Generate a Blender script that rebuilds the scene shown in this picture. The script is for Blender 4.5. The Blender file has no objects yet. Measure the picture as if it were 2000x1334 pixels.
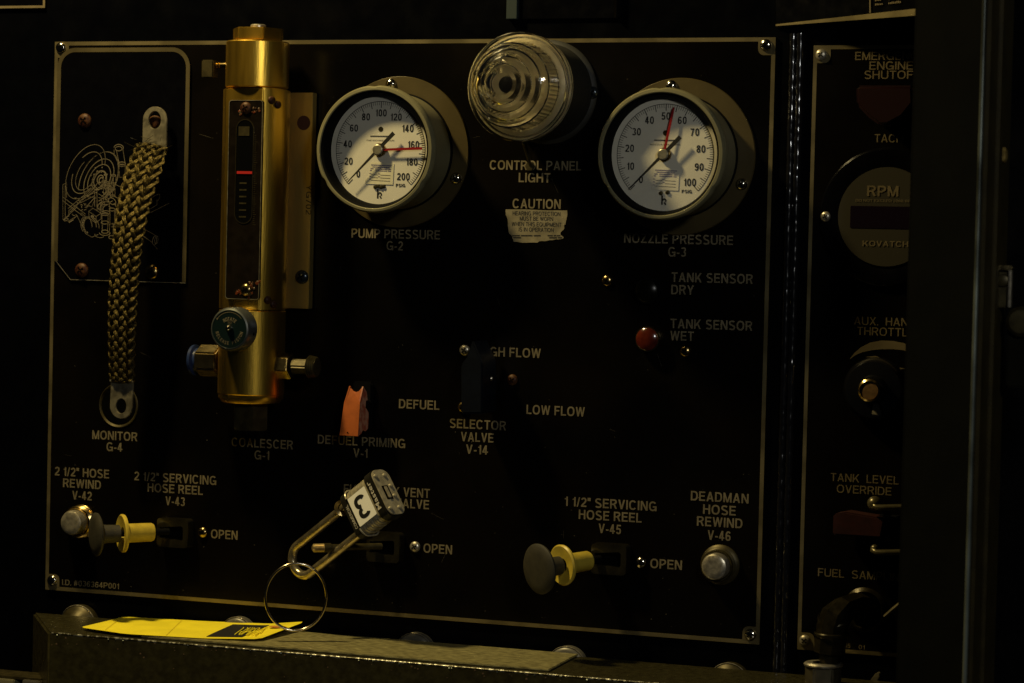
import bpy, bmesh, math, random
from mathutils import Matrix, Vector
random.seed(7)
scene = bpy.context.scene
COL = scene.collection
mm = 0.001

# ------------------------------------------------------------------ camera
F_PX = 5242.7
R = Matrix(((0.9333848651808009, 0.35809757431773753, 0.023639389145464207),
            (0.034355679913164724, -0.023591952559625352, -0.9991311760885696),
            (-0.3572287512352868, 0.9333860653781889, -0.03432305710015866)))
CAM = Vector((1.4705592603303352, -2.4743193921613225, 0.372651025010338))
RT = R.transposed()
cam = bpy.data.cameras.new('camera'); co = bpy.data.objects.new('camera', cam); COL.objects.link(co)
cam.sensor_width = 36; cam.lens = F_PX / 2000 * 36
cam.clip_start = 0.05; cam.clip_end = 100
cx_, cy_, cz_ = RT @ Vector((1, 0, 0)), RT @ Vector((0, -1, 0)), RT @ Vector((0, 0, -1))
m = Matrix((cx_, cy_, cz_)).transposed().to_4x4(); m.translation = CAM
co.matrix_world = m
cam.dof.use_dof = True
cam.dof.focus_distance = (R @ (Vector((0.42, 0, 0.33)) - CAM)).z - 0.03
cam.dof.aperture_fstop = 9
scene.camera = co
scene.render.resolution_x = 1024; scene.render.resolution_y = 683

# ------------------------------------------------------------------ world and lamps
w = bpy.data.worlds.new('World'); scene.world = w; w.use_nodes = True
bg = w.node_tree.nodes['Background']
bg.inputs[0].default_value = (0.55, 0.75, 1.0, 1); bg.inputs[1].default_value = 0.0028
scene.view_settings.view_transform = 'Standard'; scene.view_settings.look = 'None'
scene.view_settings.exposure = 0; scene.view_settings.gamma = 1

def lamp(name, loc, target, power, color, size):
    l = bpy.data.lights.new(name, 'AREA'); l.shape = 'DISK'; l.size = size
    l.energy = power; l.color = color
    o = bpy.data.objects.new(name, l); COL.objects.link(o)
    o.location = loc
    o.rotation_euler = (Vector(target) - Vector(loc)).to_track_quat('-Z', 'Y').to_euler()
    return o
lamp('overhead_lamp', (-0.09, -0.46, 1.33), (0.36, 0, 0.25), 20, (1.0, 0.79, 0.36), 0.11)
lamp('side_lamp', (1.95, -2.1, 1.0), (0.4, 0, 0.3), 9, (0.95, 0.95, 0.90), 0.22)

# ------------------------------------------------------------------ helpers
def P(px, py, h=0.0):
    "the real point at distance h in front of the panel that lies on a line of sight"
    d = RT @ Vector(((px - 1000) / F_PX, (py - 667) / F_PX, 1))
    return CAM + d * ((-h - CAM.y) / d.y)
def PZ(px, py, z):
    d = RT @ Vector(((px - 1000) / F_PX, (py - 667) / F_PX, 1))
    return CAM + d * ((z - CAM.z) / d.z)
RP = Matrix(((1, 0, 0), (0, 0, -1), (0, 1, 0))).to_4x4()      # local x right, y up, z out of the panel
def FR(px, py, h=0.0):
    return Matrix.Translation(P(px, py, h)) @ RP
def frame(o, x, y, z):
    m = Matrix((x, y, z)).transposed().to_4x4(); m.translation = o
    return m
def camdir(x, y, z): return (RT @ Vector((x, y, z))).normalized()

class MB:
    def __init__(s): s.v = []; s.f = []
    def add(s, vs, fs, M=None):
        o = len(s.v)
        s.v += [tuple(M @ Vector(v)) if M else tuple(v) for v in vs]
        s.f += [tuple(i + o for i in f) for f in fs]
        return s
    def box(s, x0, x1, y0, y1, z0, z1, M=None):
        vs = [(x, y, z) for x in (x0, x1) for y in (y0, y1) for z in (z0, z1)]
        return s.add(vs, [(0, 1, 3, 2), (4, 6, 7, 5), (0, 4, 5, 1), (2, 3, 7, 6), (0, 2, 6, 4), (1, 5, 7, 3)], M)
    def lathe(s, prof, n=48, M=None, a0=0, a1=None, mod=None):
        "profile (r, z) turned about z; r = 0 closes the end"
        full = a1 is None
        if full: a1 = 2 * math.pi
        cols = n if full else n + 1
        vs = []; idx = []
        for r, z in prof:
            if r < 1e-9: idx.append([len(vs)] * cols); vs.append((0, 0, z)); continue
            row = []
            for k in range(cols):
                a = a0 + (a1 - a0) * k / n
                rr = r * (mod(a, r, z) if mod else 1)
                row.append(len(vs)); vs.append((rr * math.cos(a), rr * math.sin(a), z))
            idx.append(row)
        fs = []
        for i in range(len(prof) - 1):
            A, B = idx[i], idx[i + 1]
            for k in range(n):
                k2 = (k + 1) % cols
                q = []
                for t in (A[k], A[k2], B[k2], B[k]):
                    if t not in q: q.append(t)
                if len(q) > 2: fs.append(q)
        return s.add(vs, fs, M)
    def prism(s, pts, z0, z1, M=None):
        n = len(pts)
        vs = [(x, y, z0) for x, y in pts] + [(x, y, z1) for x, y in pts]
        fs = [tuple(range(n))[::-1], tuple(range(n, 2 * n))] + [(i, (i + 1) % n, n + (i + 1) % n, n + i) for i in range(n)]
        return s.add(vs, fs, M)
    def ringprism(s, outer, inner, z0, z1, M=None):
        n = len(outer)
        vs = [(x, y, z) for z in (z0, z1) for L in (outer, inner) for x, y in L]
        fs = []
        for i in range(n):
            j = (i + 1) % n
            fs += [(2 * n + i, 2 * n + j, 3 * n + j, 3 * n + i), (i, n + i, n + j, j),
                   (i, j, 2 * n + j, 2 * n + i), (n + i, 3 * n + i, 3 * n + j, n + j)]
        return s.add(vs, fs, M)
    def tube(s, pts, r, n=10, M=None, flat=1.0, up=None, cap=True):
        pts = [Vector(p) for p in pts]; L = len(pts)
        closed = (pts[0] - pts[-1]).length < 1e-7
        vs = []; prev = None
        for i, p in enumerate(pts):
            if closed: t = (pts[1] - pts[-2]).normalized() if i in (0, L - 1) else (pts[i + 1] - pts[i - 1]).normalized()
            else: t = (pts[min(i + 1, L - 1)] - pts[max(i - 1, 0)]).normalized()
            if up is not None: u = Vector(up) - t * t.dot(Vector(up))
            elif prev is None: u = t.orthogonal()
            else: u = prev - t * t.dot(prev)
            u.normalize(); prev = u; v = t.cross(u)
            rr = r(i / (L - 1)) if callable(r) else r
            for k in range(n):
                a = 2 * math.pi * k / n
                vs.append(p + u * (rr * flat * math.cos(a)) + v * (rr * math.sin(a)))
        fs = [(i * n + k, i * n + (k + 1) % n, (i + 1) * n + (k + 1) % n, (i + 1) * n + k) for i in range(L - 1) for k in range(n)]
        if cap and not closed: fs += [tuple(range(n))[::-1], tuple(range((L - 1) * n, L * n))]
        return s.add(vs, fs, M)
    def ribbon(s, pts, wd, z=0.0, M=None):
        pts = [Vector((p[0], p[1])) for p in pts]; L = len(pts); vs = []
        for i, p in enumerate(pts):
            a = (p - pts[i - 1]) if i else (pts[1] - p)
            b = (pts[i + 1] - p) if i < L - 1 else a
            if a.length < 1e-9: a = b
            if b.length < 1e-9: b = a
            if a.length < 1e-9: a = b = Vector((1, 0))
            t = a.normalized() + b.normalized()
            t = t.normalized() if t.length > 1e-6 else a.normalized()
            nrm = Vector((-t.y, t.x)) * wd / 2
            vs += [(p.x + nrm.x, p.y + nrm.y, z), (p.x - nrm.x, p.y - nrm.y, z)]
        return s.add(vs, [(2 * i, 2 * i + 1, 2 * i + 3, 2 * i + 2) for i in range(L - 1)], M)
    def mesh(s, name):
        me = bpy.data.meshes.new(name); me.from_pydata(s.v, [], s.f)
        bm = bmesh.new(); bm.from_mesh(me); bmesh.ops.remove_doubles(bm, verts=bm.verts, dist=1e-7)
        bmesh.ops.recalc_face_normals(bm, faces=bm.faces); bm.to_mesh(me); bm.free()
        return me
    def build(s, name, mat, parent=None, M=None, bevel=0, smooth=35, seg=2):
        return link(name, s.mesh(name), mat, parent, M, bevel, smooth, seg)

def link(name, me, mat, parent=None, M=None, bevel=0, smooth=35, seg=2):
    if bevel:
        bm = bmesh.new(); bm.from_mesh(me)
        es = [e for e in bm.edges if len(e.link_faces) == 2 and e.calc_face_angle(0) > 0.6]
        bmesh.ops.bevel(bm, geom=es, offset=bevel, segments=seg, affect='EDGES', clamp_overlap=True)
        bm.to_mesh(me); bm.free()
    if smooth:
        for p in me.polygons: p.use_smooth = True
        me.set_sharp_from_angle(angle=math.radians(smooth))
    if mat and not me.materials: me.materials.append(mat)
    o = bpy.data.objects.new(name, me); COL.objects.link(o)
    if parent: o.parent = parent
    if M is not None: o.matrix_local = M
    return o
def thing(name, label, cat, M, group=None):
    o = bpy.data.objects.new(name, None); COL.objects.link(o); o.empty_display_size = 0.02
    o.matrix_world = M
    o['label'] = label; o['category'] = cat
    if group: o['group'] = group
    return o
def tag(o, label, cat, group=None):
    o['label'] = label; o['category'] = cat
    if group: o['group'] = group
    return o
def struct(o, kind='structure'): o['kind'] = kind; return o
def arc(cx, cy, r, a0, a1, n, ry=None):
    ry = ry or r
    return [(cx + r * math.cos(math.radians(a0 + (a1 - a0) * k / n)), cy + ry * math.sin(math.radians(a0 + (a1 - a0) * k / n))) for k in range(n + 1)]
def rrect(x0, x1, y0, y1, r, n=6):
    return (arc(x1 - r, y0 + r, r, -90, 0, n) + arc(x1 - r, y1 - r, r, 0, 90, n) +
            arc(x0 + r, y1 - r, r, 90, 180, n) + arc(x0 + r, y0 + r, r, 180, 270, n))

# ------------------------------------------------------------------ materials
def mat(name, col, rough=0.5, metal=0.0, var=0.0, scale=60, bump=0.0, bscale=400, col2=None, spec=0.5, coat=0.0,
        trans=0.0, ior=1.45, thr=(0.4, 0.6), rvar=0.0, aniso=0.0, stretch=None):
    m = bpy.data.materials.new(name); m.use_nodes = True
    nt = m.node_tree; b = nt.nodes['Principled BSDF']
    b.inputs['Base Color'].default_value = (*col, 1); b.inputs['Roughness'].default_value = rough
    b.inputs['Metallic'].default_value = metal; b.inputs['Specular IOR Level'].default_value = spec
    b.inputs['Coat Weight'].default_value = coat; b.inputs['Coat Roughness'].default_value = 0.09
    b.inputs['Transmission Weight'].default_value = trans; b.inputs['IOR'].default_value = ior
    b.inputs['Anisotropic'].default_value = aniso
    tc = nt.nodes.new('ShaderNodeTexCoord'); src = tc.outputs['Object']
    if stretch:
        mp = nt.nodes.new('ShaderNodeMapping'); mp.inputs['Scale'].default_value = stretch
        nt.links.new(src, mp.inputs[0]); src = mp.outputs[0]
    def noise(sc, det=4):
        n = nt.nodes.new('ShaderNodeTexNoise'); n.inputs['Scale'].default_value = sc; n.inputs['Detail'].default_value = det
        nt.links.new(src, n.inputs['Vector']); return n
    if var or col2:
        n = noise(scale); mx = nt.nodes.new('ShaderNodeMix'); mx.data_type = 'RGBA'
        rp = nt.nodes.new('ShaderNodeMapRange'); rp.inputs[1].default_value = thr[0]; rp.inputs[2].default_value = thr[1]
        nt.links.new(n.outputs[0], rp.inputs[0]); nt.links.new(rp.outputs[0], mx.inputs[0])
        c2 = col2 or tuple(c * (1 - var) for c in col)
        mx.inputs[6].default_value = (*col, 1); mx.inputs[7].default_value = (*c2, 1)
        nt.links.new(mx.outputs[2], b.inputs['Base Color'])
    if rvar:
        n = noise(scale * 1.7); rp = nt.nodes.new('ShaderNodeMapRange')
        rp.inputs[1].default_value = 0.3; rp.inputs[2].default_value = 0.7
        rp.inputs[3].default_value = max(0.02, rough - rvar); rp.inputs[4].default_value = rough + rvar
        nt.links.new(n.outputs[0], rp.inputs[0]); nt.links.new(rp.outputs[0], b.inputs['Roughness'])
    if bump:
        n = noise(bscale, 3); bp = nt.nodes.new('ShaderNodeBump'); bp.inputs['Strength'].default_value = bump
        bp.inputs['Distance'].default_value = 0.0005
        nt.links.new(n.outputs[0], bp.inputs['Height']); nt.links.new(bp.outputs[0], b.inputs['Normal'])
    return m
M_wall = mat('cabinet_paint', (0.0007, 0.0008, 0.0014), 0.35, rvar=0.1, scale=20, bump=0.1, bscale=300, spec=0.05)
M_panel = mat('black_anodised', (0.0013, 0.0011, 0.0010), 0.26, var=0.0, col2=(0.0028, 0.0020, 0.0012), scale=7, rvar=0.06, bump=0.06, bscale=700, spec=0.16)
M_strip = mat('bare_aluminium_strip', (0.32, 0.26, 0.13), 0.36, 0.78, var=0.4, scale=22, bump=0.1, bscale=900)
M_insetstrip = mat('dimmed_strip', (0.16, 0.13, 0.065), 0.40, 0.7, var=0.45, scale=18, bump=0.1, bscale=900)  # border metal darkened so its colour carries the weaker light at upper left
M_letter = mat('bare_aluminium_lettering', (0.27, 0.225, 0.135), 0.42, 0.5, var=0.3, scale=35)
M_letter2 = mat('dim_lettering', (0.16, 0.125, 0.065), 0.5, 0.25, var=0.25, scale=35)
M_hair = mat('engraved_line', (0.17, 0.14, 0.085), 0.5, 0.2, var=0.3, scale=60)
M_inset = mat('smoked_plastic', (0.0012, 0.0012, 0.0018), 0.25, spec=0.15, rvar=0.06, scale=40)
M_steel = mat('worn_steel', (0.50, 0.45, 0.34), 0.36, 0.75, var=0.35, scale=180, rvar=0.1, bump=0.1)
M_chrome = mat('bright_screw', (0.62, 0.58, 0.48), 0.16, 1.0, var=0.3, scale=250, rvar=0.05)
M_darkscrew = mat('dark_screw', (0.05, 0.06, 0.07), 0.2, 0.8)
M_brassscrew = mat('brass_screw', (0.50, 0.36, 0.14), 0.22, 1.0, var=0.4, scale=250)
M_rust = mat('rusty_screw', (0.022, 0.005, 0.002), 0.5, 0.1, spec=0.2, col2=(0.055, 0.024, 0.008), scale=220, bump=0.4)
M_recess = mat('screw_recess', (0.0012, 0.0012, 0.0012), 0.7, spec=0.02)
M_brass = mat('brushed_brass', (0.90, 0.56, 0.075), 0.31, 1.0, coat=0.3, var=0.18, scale=30, bump=0.25, bscale=500, stretch=(1, 1, 0.12) , rvar=0.06)
M_brass2 = mat('brass_plate', (0.46, 0.35, 0.12), 0.45, 0.85, var=0.25, scale=25, bump=0.25, bscale=400, stretch=(1, 0.1, 1))
M_brass3 = mat('nickel_brass', (0.55, 0.44, 0.22), 0.25, 1.0, var=0.25, scale=120)
M_olive = mat('tarnished_brass', (0.06, 0.048, 0.018), 0.45, 0.6, var=0.4, scale=120)
M_case = mat('grey_gauge_case', (0.175, 0.16, 0.088), 0.36, 0.0, var=0.12, scale=40, bump=0.15, spec=0.4)
M_flange = mat('gauge_flange', (0.070, 0.052, 0.018), 0.42, 0.35, var=0.2, scale=30, bump=0.1)
M_black = mat('black_rubber', (0.0018, 0.0018, 0.002), 0.7, spec=0.06)
M_gloss = mat('black_gloss', (0.004, 0.004, 0.005), 0.2, coat=1.0, bump=0.25, bscale=150)
M_dial = mat('white_dial', (0.68, 0.63, 0.53), 0.55, var=0.05, scale=40)
M_ink = mat('dial_ink', (0.012, 0.011, 0.010), 0.5)
M_red = mat('red_pointer', (0.26, 0.008, 0.010), 0.4)
M_paper = mat('paper_sticker', (0.72, 0.66, 0.48), 0.6, var=0.12, scale=120)
M_violet = mat('violet_ink', (0.10, 0.07, 0.20), 0.6)
M_tornlab = mat('worn_label', (0.25, 0.215, 0.13), 0.5, 0.2, var=0.45, scale=70, thr=(0.35, 0.7))
M_lightbase = mat('lamp_base_grey', (0.013, 0.013, 0.010), 0.6, var=0.3, scale=60, bump=0.4, bscale=300)
M_refl = mat('lamp_reflector', (0.62, 0.54, 0.34), 0.35, 0.4, var=0.3, scale=30)
M_blue = mat('dark_blue_knob', (0.0022, 0.0035, 0.007), 0.38, var=0.3, scale=90, spec=0.35)
M_orange = mat('orange_guard', (0.38, 0.095, 0.020), 0.40, var=0.2, scale=90, bump=0.1)
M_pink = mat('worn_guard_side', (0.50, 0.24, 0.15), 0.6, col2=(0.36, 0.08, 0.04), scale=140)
M_dkred = mat('dark_red_plastic', (0.010, 0.0012, 0.001), 0.35)
M_redguard = mat('red_guard', (0.024, 0.0035, 0.0015), 0.45, var=0.3, scale=100)
M_redlens = mat('amber_red_lens', (0.075, 0.010, 0.003), 0.18, var=0.4, scale=90, coat=0.4)
M_dklens = mat('unlit_dark_lens', (0.003, 0.003, 0.0015), 0.25, spec=0.25)
M_yellow = mat('yellow_collar', (0.52, 0.39, 0.045), 0.42, var=0.2, scale=90, bump=0.2)
M_knob = mat('faded_black_knob', (0.028, 0.024, 0.013), 0.65, var=0.3, scale=90, bump=0.2)
M_tag = mat('yellow_tag', (0.86, 0.72, 0.02), 0.55, var=0.12, scale=25, bump=0.1)
M_redink = mat('red_stain', (0.52, 0.20, 0.03), 0.6)
M_tray = mat('olive_tray_paint', (0.030, 0.026, 0.009), 0.30, col2=(0.018, 0.015, 0.005), scale=120, bump=0.5, bscale=220, rvar=0.12, thr=(0.35, 0.65))
M_trayplate = mat('brushed_tray_plate', (0.36, 0.32, 0.14), 0.42, 0.35, col2=(0.15, 0.13, 0.055), scale=320, bump=0.8, bscale=500, rvar=0.1, stretch=(0.35, 1, 1), thr=(0.35, 0.65))
M_chip = mat('rust_chip', (0.085, 0.05, 0.025), 0.6)
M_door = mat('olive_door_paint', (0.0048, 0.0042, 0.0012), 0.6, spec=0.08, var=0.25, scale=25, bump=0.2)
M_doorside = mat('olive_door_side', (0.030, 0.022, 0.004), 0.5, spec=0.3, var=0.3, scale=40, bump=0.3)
M_edge = mat('bare_metal_highlight', (0.24, 0.27, 0.23), 0.35, 0.7, var=0.85, scale=9)  # pale tone holds the door corner's highlight; also colours the ledge nicks
M_cu = mat('tinned_braid', (0.085, 0.063, 0.018), 0.36, 0.9, var=0.7, scale=500, bump=0.8, bscale=2500)
M_lug = mat('crimped_lug', (0.36, 0.32, 0.22), 0.42, 0.8, var=0.45, scale=110, bump=0.3)
M_glass = mat('clear_acrylic', (0.99, 0.98, 0.94), 0.03, trans=1.0, ior=1.47)
M_smoke = mat('smoked_window', (0.007, 0.005, 0.003), 0.2, 0.0, spec=0.3, var=0.3, scale=90, rvar=0.08)
M_tealface = mat('dark_green_knob_face', (0.003, 0.009, 0.009), 0.3, coat=0.1)
M_knobrim = mat('knob_rim', (0.30, 0.32, 0.30), 0.28, 0.9)
M_bluefit = mat('blue_release_ring', (0.012, 0.022, 0.07), 0.3)
M_dullmetal = mat('dull_guard_metal', (0.13, 0.11, 0.055), 0.32, 0.6, var=0.3, scale=150)
M_bracket = mat('worn_black_bracket', (0.014, 0.012, 0.006), 0.28, 0.2, coat=0.8, var=0.4, scale=90, bump=0.2, bscale=200)
M_dullbrass = mat('dull_brass_paint', (0.36, 0.25, 0.07), 0.4, 0.3, var=0.4, scale=200)
M_tealp = mat('teal_strip', (0.012, 0.022, 0.022), 0.5)
M_tach = mat('tach_face', (0.021, 0.0175, 0.008), 0.5)
M_disp = mat('tach_display', (0.006, 0.0025, 0.007), 0.25)
M_lam = mat('laminated_steel', (0.46, 0.41, 0.28), 0.32, 0.4, var=0.3, scale=160, bump=0.3)
M_vinyl = mat('dark_bumper', (0.010, 0.009, 0.006), 0.45, spec=0.3)
M_white = mat('white_print', (0.55, 0.50, 0.38), 0.5)
M_dkfit = mat('dark_bronze_fitting', (0.030, 0.024, 0.010), 0.30, 0.7, var=0.5, scale=120, bump=0.3, bscale=300)
M_fitnut = mat('dull_nut', (0.10, 0.085, 0.05), 0.35, 0.6, var=0.4, scale=120)
M_grey = mat('grey_cap', (0.14, 0.13, 0.10), 0.4, 0.3, var=0.2)

# ------------------------------------------------------------------ lettering: a grotesque stroke alphabet
def _se(cx, cy, rx, ry, a0, a1, n=18, p=2.4):
    out = []
    for k in range(n + 1):
        t = math.radians(a0 + (a1 - a0) * k / n); c, s = math.cos(t), math.sin(t)
        out.append((cx + rx * math.copysign(abs(c) ** (2 / p), c), cy + ry * math.copysign(abs(s) ** (2 / p), s)))
    return out
def glyph(ch, t):
    h = t / 2; q = []
    V = lambda x, y0=0, y1=1: q.append(('q', [(x - h, y0), (x + h, y0), (x + h, y1), (x - h, y1)]))
    Hz = lambda y, x0, x1: q.append(('q', [(x0, y - h * .92), (x1, y - h * .92), (x1, y + h * .92), (x0, y + h * .92)]))
    def D(x0, y0, x1, y1, k=1.0):
        L = math.hypot(x1 - x0, y1 - y0); w_ = h * k * L / abs(y1 - y0)
        q.append(('q', [(x0 - w_, y0), (x0 + w_, y0), (x1 + w_, y1), (x1 - w_, y1)]))
    C = lambda pts: q.append(('c', pts))
    def O(w): C(_se(w / 2, .5, w / 2 - h, .5 - h + .01, 0, 360, 36))
    w = .66
    if ch == ' ': return [], .22
    elif ch == 'A': w = .74; D(h * 1.05, 0, w / 2, 1); D(w - h * 1.05, 0, w / 2, 1); Hz(.30, .18, w - .18)
    elif ch == 'B': V(h); Hz(1 - h, h, .40); Hz(.52, h, .42); Hz(h, h, .42); C(_se(.36, .76, .26 - h + .02, .24 - h * .92 + .0, 90, -90)); C(_se(.36, .27, .31 - h, .26 - h * .92 + .0, 90, -90))
    elif ch == 'C': w = .76; C(_se(w / 2, .5, w / 2 - h, .5 - h + .01, 38, 322, 30))
    elif ch == 'D': w = .72; V(h); Hz(1 - h, h, .36); Hz(h, h, .36); C(_se(.33, .5, w - .33 - h, .5 - h, 90, -90, 24))
    elif ch == 'E': w = .62; V(h); Hz(1 - h, h, w); Hz(.52, h, w - .05); Hz(h, h, w)
    elif ch == 'F': w = .58; V(h); Hz(1 - h, h, w); Hz(.50, h, w - .06)
    elif ch == 'G': w = .78; C(_se(w / 2, .5, w / 2 - h, .5 - h + .01, 40, 330, 30)); Hz(.44, w / 2, w); V(w - h, 0, .47)
    elif ch == 'H': w = .70; V(h); V(w - h); Hz(.52, h, w - h)
    elif ch == 'I': w = t; V(h)
    elif ch == 'J': w = .54; V(w - h, .28, 1); C(_se(w / 2, .28, w / 2 - h, .28 - h, 0, -180))
    elif ch == 'K': w = .72; V(h); D(h + .06, .30, w - h - .02, 1); D(w - h, 0, .30, .60)
    elif ch == 'L': w = .56; V(h); Hz(h, h, w)
    elif ch == 'M': w = .84; V(h); V(w - h); D(w / 2, 0, h * 1.2, 1, .9); D(w / 2, 0, w - h * 1.2, 1, .9)
    elif ch == 'N': w = .72; V(h); V(w - h); D(w - h * 1.2, 0, h * 1.2, 1)
    elif ch == 'O': w = .80; O(w)
    elif ch == 'P': w = .66; V(h); Hz(1 - h, h, .38); Hz(.42, h, .38); C(_se(.36, .71, w - .36 - h, .29 - h, 90, -90))
    elif ch == 'Q': w = .80; O(w); D(w - .05, 0, .46, .28)
    elif ch == 'R': w = .70; V(h); Hz(1 - h, h, .40); Hz(.46, h, .42); C(_se(.38, .73, w - .40 - h, .27 - h, 90, -90)); D(w - h, 0, .42, .46)
    elif ch == 'S': w = .68; C(_se(w / 2, .735, w / 2 - h - .02, .265 - h + .01, 25, 255, 16)[:-1] + _se(w / 2, .26, w / 2 - h, .27 - h + .01, 75, -155, 16)[1:])
    elif ch == 'T': w = .64; V(w / 2); Hz(1 - h, 0, w)
    elif ch == 'U': w = .72; V(h, .3, 1); V(w - h, .3, 1); C(_se(w / 2, .32, w / 2 - h, .33 - h, 0, -180, 20))
    elif ch == 'V': w = .70; D(w / 2, 0, h * 1.1, 1); D(w / 2, 0, w - h * 1.1, 1)
    elif ch == 'W': w = 1.0; D(.27, 0, h, 1, .92); D(.27, 0, .5, 1, .92); D(.73, 0, .5, 1, .92); D(.73, 0, w - h, 1, .92)
    elif ch == 'X': w = .70; D(h, 0, w - h, 1); D(w - h, 0, h, 1)
    elif ch == 'Y': w = .70; V(w / 2, 0, .45); D(w / 2, .40, h, 1); D(w / 2, .40, w - h, 1)
    elif ch == 'Z': w = .64; Hz(1 - h, 0, w); Hz(h, 0, w); D(h * 1.2, h, w - h * 1.2, 1 - h)
    elif ch == '0': w = .56; O(w)
    elif ch == '1': w = .34; V(w - h); q.append(('q', [(.02, .70), (.30, .74), (.30, .84), (.02, .80)]))
    elif ch == '2': w = .56; C(_se(w / 2, .70, w / 2 - h, .30 - h, 170, -25, 14) + [(w / 2 + .06, .42), (h + .06, .22), (h + .01, .08)]); Hz(h, 0, w)
    elif ch == '3': w = .56; C(_se(w / 2, .745, w / 2 - h - .01, .255 - h, 155, -80, 16)); C(_se(w / 2, .275, w / 2 - h, .275 - h, 85, -160, 16))
    elif ch == '4': w = .58; V(w - .13 - h); Hz(.27, 0, w); D(h * .8, .27, w - .14 - h, 1)
    elif ch == '5': w = .56; Hz(1 - h, .08, w - .03); q.append(('q', [(.02, .45), (.16, .45), (.22, 1), (.08, 1)])); C(_se(w / 2 - .01, .32, w / 2 - h, .33 - h, 140, -160, 18))
    elif ch == '6': w = .56; C(_se(w / 2, .31, w / 2 - h, .31 - h, 0, 360, 24)); C(_se(w / 2 + .02, .5, w / 2 - h + .02, .5 - h, 40, 190, 16))
    elif ch == '7': w = .54; Hz(1 - h, 0, w); D(.17, 0, w - h - .02, .95)
    elif ch == '8': w = .56; C(_se(w / 2, .75, w / 2 - h - .02, .25 - h, 0, 360, 24)); C(_se(w / 2, .275, w / 2 - h, .275 - h, 0, 360, 24))
    elif ch == '9': w = .56; C(_se(w / 2, .69, w / 2 - h, .31 - h, 0, 360, 24)); C(_se(w / 2 - .02, .5, w / 2 - h + .02, .5 - h, 10, -140, 16))
    elif ch == '-': w = .30; Hz(.36, 0, w)
    elif ch == '.': w = t; V(h, 0, t)
    elif ch == '/': w = .30; D(.04, -.02, w - .04, 1, .8)
    elif ch == '"': w = .28; V(.06, .66, 1); V(.22, .66, 1)
    elif ch == '#': w = .60; D(.12, 0, .24, 1, .7); D(.36, 0, .48, 1, .7); Hz(.66, 0, w); Hz(.34, 0, w)
    return q, w
def stroke_text(body, t=.165, gap=.13):
    b = MB(); x = 0; k = 0
    for ch in body:
        q, w = glyph(ch, t)
        for kind, pts in q:
            z = -.00001 * (k % 4); k += 1
            if kind == 'q': b.add([(px + x, py, z) for px, py in pts], [(0, 1, 2, 3)])
            else: b.ribbon([(px + x, py) for px, py in pts], t, z)
        x += w + gap
    me = bpy.data.meshes.new('lettering'); me.from_pydata(b.v, [], b.f)
    return me, x - gap
def text_mesh(body, bold=0.012, space=1.0):
    "soft serifed default face, used only for the padlock's name"
    cu = bpy.data.curves.new('t', 'FONT'); cu.body = body; cu.size = 1; cu.offset = bold; cu.space_character = space; cu.resolution_u = 3
    o = bpy.data.objects.new('t', cu); COL.objects.link(o)
    dg = bpy.context.evaluated_depsgraph_get(); dg.update()
    me = bpy.data.meshes.new_from_object(o.evaluated_get(dg))
    bpy.data.objects.remove(o); bpy.data.curves.remove(cu)
    return me
def lettering(body, width, cap, mt, parent, M, name='lettering', bold=0.012, space=1.05, t=None):
    "text centred on M, with the given overall width and capital height"
    if body.upper() == body:
        me, wd_ = stroke_text(body, t or (.165 if bold >= .01 else .13))
        sx = width / wd_ if width else cap
        for v in me.vertices: v.co.x = (v.co.x - wd_ / 2) * sx; v.co.y = (v.co.y - .5) * cap
    else:
        me = text_mesh(body, bold, space); xs = [v.co.x for v in me.vertices]; a, b = min(xs), max(xs); sx = width / (b - a); sy = cap / .7
        for v in me.vertices: v.co.x = (v.co.x - (a + b) / 2) * sx; v.co.y = (v.co.y - .35) * sy; v.co.z = 0
        me.materials.clear()
    return link(name, me, mt, parent, M, smooth=0)
def arc_text(body, r, a0, a1, cap, mt, parent, M, wfac=0.85, inside=False, name='lettering'):
    n = len(body); vs = []; fs = []
    for i, ch in enumerate(body):
        if ch == ' ': continue
        me, wd_ = stroke_text(ch, .17)
        a = math.radians(a0 + (a1 - a0) * i / (n - 1))
        rot = a - math.pi / 2 if not inside else a + math.pi / 2
        o = len(vs)
        for v in me.vertices:
            x = (v.co.x - wd_ / 2) * cap * wfac; y = (v.co.y - .5) * cap
            vs.append((r * math.cos(a) + x * math.cos(rot) - y * math.sin(rot), r * math.sin(a) + x * math.sin(rot) + y * math.cos(rot), v.co.z))
        fs += [tuple(k + o for k in p.vertices) for p in me.polygons]
    me = bpy.data.meshes.new(name); me.from_pydata(vs, [], fs)
    return link(name, me, mt, parent, M, smooth=0)

# ------------------------------------------------------------------ screws
_screw = {}
def screw_mesh(r, hgt):
    key = (round(r, 5), round(hgt, 5))
    if key not in _screw:
        prof = [(r, 0)] + [(r * math.cos(a), hgt * (0.12 + 0.88 * math.sin(a))) for a in [math.radians(t) for t in (0, 12, 26, 40, 54, 68, 80)]] + [(0, hgt)]
        _screw[key] = MB().lathe(prof, 20).mesh('screw')
        c = MB()
        for k in range(4):
            c.box(-0.11 * r, 0.11 * r, 0.05 * r, 0.52 * r, hgt * 0.80, hgt * 1.01, Matrix.Rotation(k * math.pi / 2 + 0.5, 4, 'Z'))
        _screw[key + ('x',)] = c.mesh('recess')
    return _screw[key], _screw[key + ('x',)]
def screw(parent, M, r=0.0052, hgt=0.0032, mt=None, sub=True):
    a, b = screw_mesh(r, hgt)
    a = a.copy(); o = link('screw', a, mt or M_chrome, parent, M, smooth=50)
    if sub: 
        q = link('recess', b.copy(), M_recess, o, Matrix.Identity(4), smooth=0)
    return o
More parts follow.
